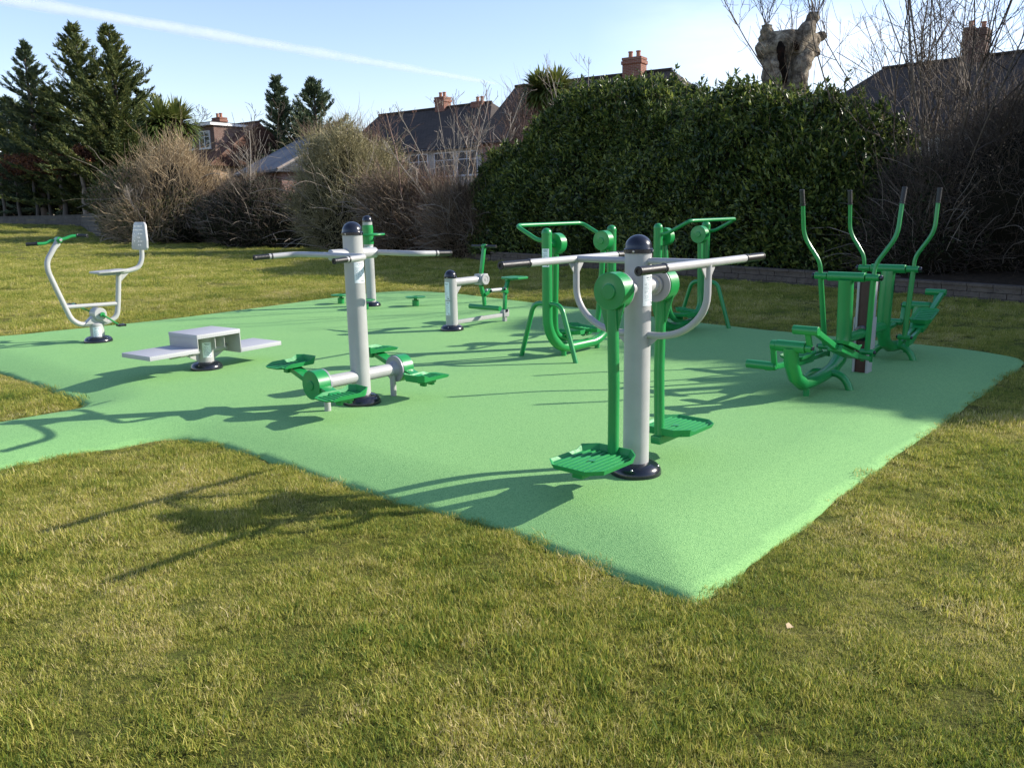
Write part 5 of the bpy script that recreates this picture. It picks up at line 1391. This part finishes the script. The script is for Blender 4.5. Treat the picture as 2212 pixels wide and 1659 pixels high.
# left house with a box dormer
r0 = ridge_pt(420, 282, 7.9); r1 = r0 + nrm(np.array([.80, -.60])) * 7.5; dd_ = nrm(r1 - r0)
A0, A1 = from_ridge(r0, r1, 7.6)
h4, L4 = house('dormer_house', 'brick house with a box dormer and red chimney beside the narrow cypress at left', A0, A1, 7.6, 5.0, 7.9, BRICKY, TILER, 0, 0)
cp = ridge_pt(449, 272, 7.9); chimney(h4, float((cp - r0) @ dd_), 3.6, 7.0, hgt(449, 247, float(cp[1])), .95, .6, BRICKR, 2)
dm = uvbox(MB().box((4.7, 2.6, 6.45), (4.0, 3.4, 2.3), None, 0)  .build('dormer', BRICKM, h4, False))
MB().box((4.7, 2.5, 7.68), (4.35, 3.9, .16), None, 0).build('fascia', FRAMEW, dm, False)
MB().box((4.7, 2.5, 7.79), (4.25, 3.8, .06), None, 0).build('flat_roof', LEAD, dm, False)
window(h4, 3.75, .9, 6.7, 1.0, 1.1, 2); window(h4, 5.6, .9, 6.7, 1.2, 1.1, 2)
# grey-roofed garage
g0 = P(652, 400, 52)[:2]; g1 = P(755, 400, 46.5)[:2]
zr_ = hgt(752, 281, 46.5); Dg = 7.6
A0, A1 = from_ridge(g0, g1, Dg)
h5, L5 = house('garage', 'low outbuilding with a grey felt roof and a brick-edged gable behind the olive shrub', A0, A1, Dg, zr_ - 2.1, zr_, BRICKP, SLATE, 0, 0, cat='garage')
for s in (-1, 1):
    MB().beam((L5 + .36, Dg / 2 + s * .02, zr_ + .02), (L5 + .36, Dg / 2 + s * (Dg / 2 + .35), zr_ - 2.1), .10, .22, (1, 0, 0), 0).build('verge', BRICKP, h5, False)

# vapour trail high above: a long soft tube of thin haze
def trail():
    m = mat('ice_haze', (.95, .96, 1.0), 1, 0); nt_ = m.node_tree
    lw = nd(m, 'ShaderNodeLayerWeight'); lw.inputs[0].default_value = .5
    a1 = nd(m, 'ShaderNodeMath', operation='SUBTRACT'); a1.inputs[0].default_value = 1; lk(m, lw.outputs['Facing'], a1.inputs[1])
    n_ = noise(m, wpos(m), .006, 5, .6); a2 = nd(m, 'ShaderNodeMath', operation='MULTIPLY_ADD'); lk(m, n_, a2.inputs[0]); a2.inputs[1].default_value = .55; a2.inputs[2].default_value = .0
    a3 = nd(m, 'ShaderNodeMath', operation='MULTIPLY'); lk(m, a1.outputs[0], a3.inputs[0]); lk(m, a2.outputs[0], a3.inputs[1])
    tl = nd(m, 'ShaderNodeBsdfTranslucent'); tl.inputs[0].default_value = (.95, .96, 1, 1); m1 = nd(m, 'ShaderNodeMixShader'); m1.inputs[0].default_value = .5
    lk(m, bsdf(m).outputs[0], m1.inputs[1]); lk(m, tl.outputs[0], m1.inputs[2])
    tr_ = nd(m, 'ShaderNodeBsdfTransparent'); m2 = nd(m, 'ShaderNodeMixShader'); lk(m, a3.outputs[0], m2.inputs[0]); lk(m, tr_.outputs[0], m2.inputs[1]); lk(m, m1.outputs[0], m2.inputs[2])
    lk(m, m2.outputs[0], nt_.nodes['Material Output'].inputs[0])
    A_ = P(-130, -26, 3600); B_ = P(1075, 182, 9500); t = np.linspace(0, 1, 26)
    b = MB(); pts = [tuple(A_ + (B_ - A_) * k) for k in t]; rr = [float(q) for q in (28 + 26 * t - 38 * t ** 3) * (1 + .10 * np.sin(t * 31) + .07 * np.sin(t * 73 + 1))]; rr[-1] = 6
    b.tube(pts, rr, 16)
    tag(b.build('contrail', m), 'long white vapour trail slanting down across the blue sky', 'contrail')
trail()

# ------------------------------------------------------------------ light and sky
SUN_AZ, SUN_EL = R(9.5), R(28.0)           # azimuth measured from +X towards +Y
sd_ = Vector((math.cos(SUN_EL) * math.cos(SUN_AZ), math.cos(SUN_EL) * math.sin(SUN_AZ), math.sin(SUN_EL)))
sl = bpy.data.lights.new('sun', 'SUN'); sl.energy = 4.5; sl.angle = R(.53); sl.color = (1.0, .93, .82)
so = bpy.data.objects.new('sun', sl); COL.objects.link(so); so.rotation_euler = (-sd_).to_track_quat('-Z', 'Y').to_euler()
wd = bpy.data.worlds.new('World'); sc.world = wd; wd.use_nodes = True
nt = wd.node_tree; bg = nt.nodes['Background']
sky = nt.nodes.new('ShaderNodeTexSky'); sky.sky_type = 'NISHITA'; sky.sun_disc = False
sky.sun_elevation = SUN_EL; sky.sun_rotation = math.pi / 2 - SUN_AZ
sky.air_density = 1.05; sky.dust_density = .35; sky.ozone_density = 2.0
bg.inputs['Strength'].default_value = .130
tc = nt.nodes.new('ShaderNodeTexCoord')
# thin high cloud veil near the sun side of the sky
mp = nt.nodes.new('ShaderNodeMapping'); mp.inputs['Scale'].default_value = (1.6, 1.6, 6.5); mp.inputs['Rotation'].default_value = (.0, .35, .0)
nt.links.new(tc.outputs['Generated'], mp.inputs[0])
cn = nt.nodes.new('ShaderNodeTexNoise'); cn.inputs['Scale'].default_value = 2.1; cn.inputs['Detail'].default_value = 6; cn.inputs['Roughness'].default_value = .55
nt.links.new(mp.outputs[0], cn.inputs['Vector'])
cr = nt.nodes.new('ShaderNodeValToRGB'); cr.color_ramp.elements[0].position = .36; cr.color_ramp.elements[1].position = .80
nt.links.new(cn.outputs['Fac'], cr.inputs[0])
dp = nt.nodes.new('ShaderNodeVectorMath'); dp.operation = 'DOT_PRODUCT'
cd_ = ray(2150, 110); cd_ = cd_ / np.linalg.norm(cd_); dp.inputs[1].default_value = tuple(cd_)
nt.links.new(tc.outputs['Generated'], dp.inputs[0])
mr = nt.nodes.new('ShaderNodeMapRange'); mr.inputs[1].default_value = .915; mr.inputs[2].default_value = .995; mr.inputs[3].default_value = .0; mr.inputs[4].default_value = .7
nt.links.new(dp.outputs['Value'], mr.inputs[0])
ad = nt.nodes.new('ShaderNodeMath'); ad.operation = 'MULTIPLY'; nt.links.new(cr.outputs[0], ad.inputs[0]); nt.links.new(mr.outputs[0], ad.inputs[1])
mx = nt.nodes.new('ShaderNodeMix'); mx.data_type = 'RGBA'
nt.links.new(ad.outputs[0], mx.inputs[0]); tn = nt.nodes.new('ShaderNodeMix'); tn.data_type = 'RGBA'; tn.blend_type = 'MULTIPLY'; tn.inputs[0].default_value = 1; tn.inputs[7].default_value = (1.06, .97, 1.05, 1)
nt.links.new(sky.outputs[0], tn.inputs[6]); nt.links.new(tn.outputs[2], mx.inputs[6]); mx.inputs[7].default_value = (7.2, 7.3, 7.6, 1)
nt.links.new(mx.outputs[2], bg.inputs[0])

vs = sc.view_settings; vs.view_transform = 'Standard'; vs.look = 'None'; vs.gamma = 1; vs.use_curve_mapping = False; vs.exposure = .86
sc.cycles.max_bounces = 6; sc.cycles.transparent_max_bounces = 8
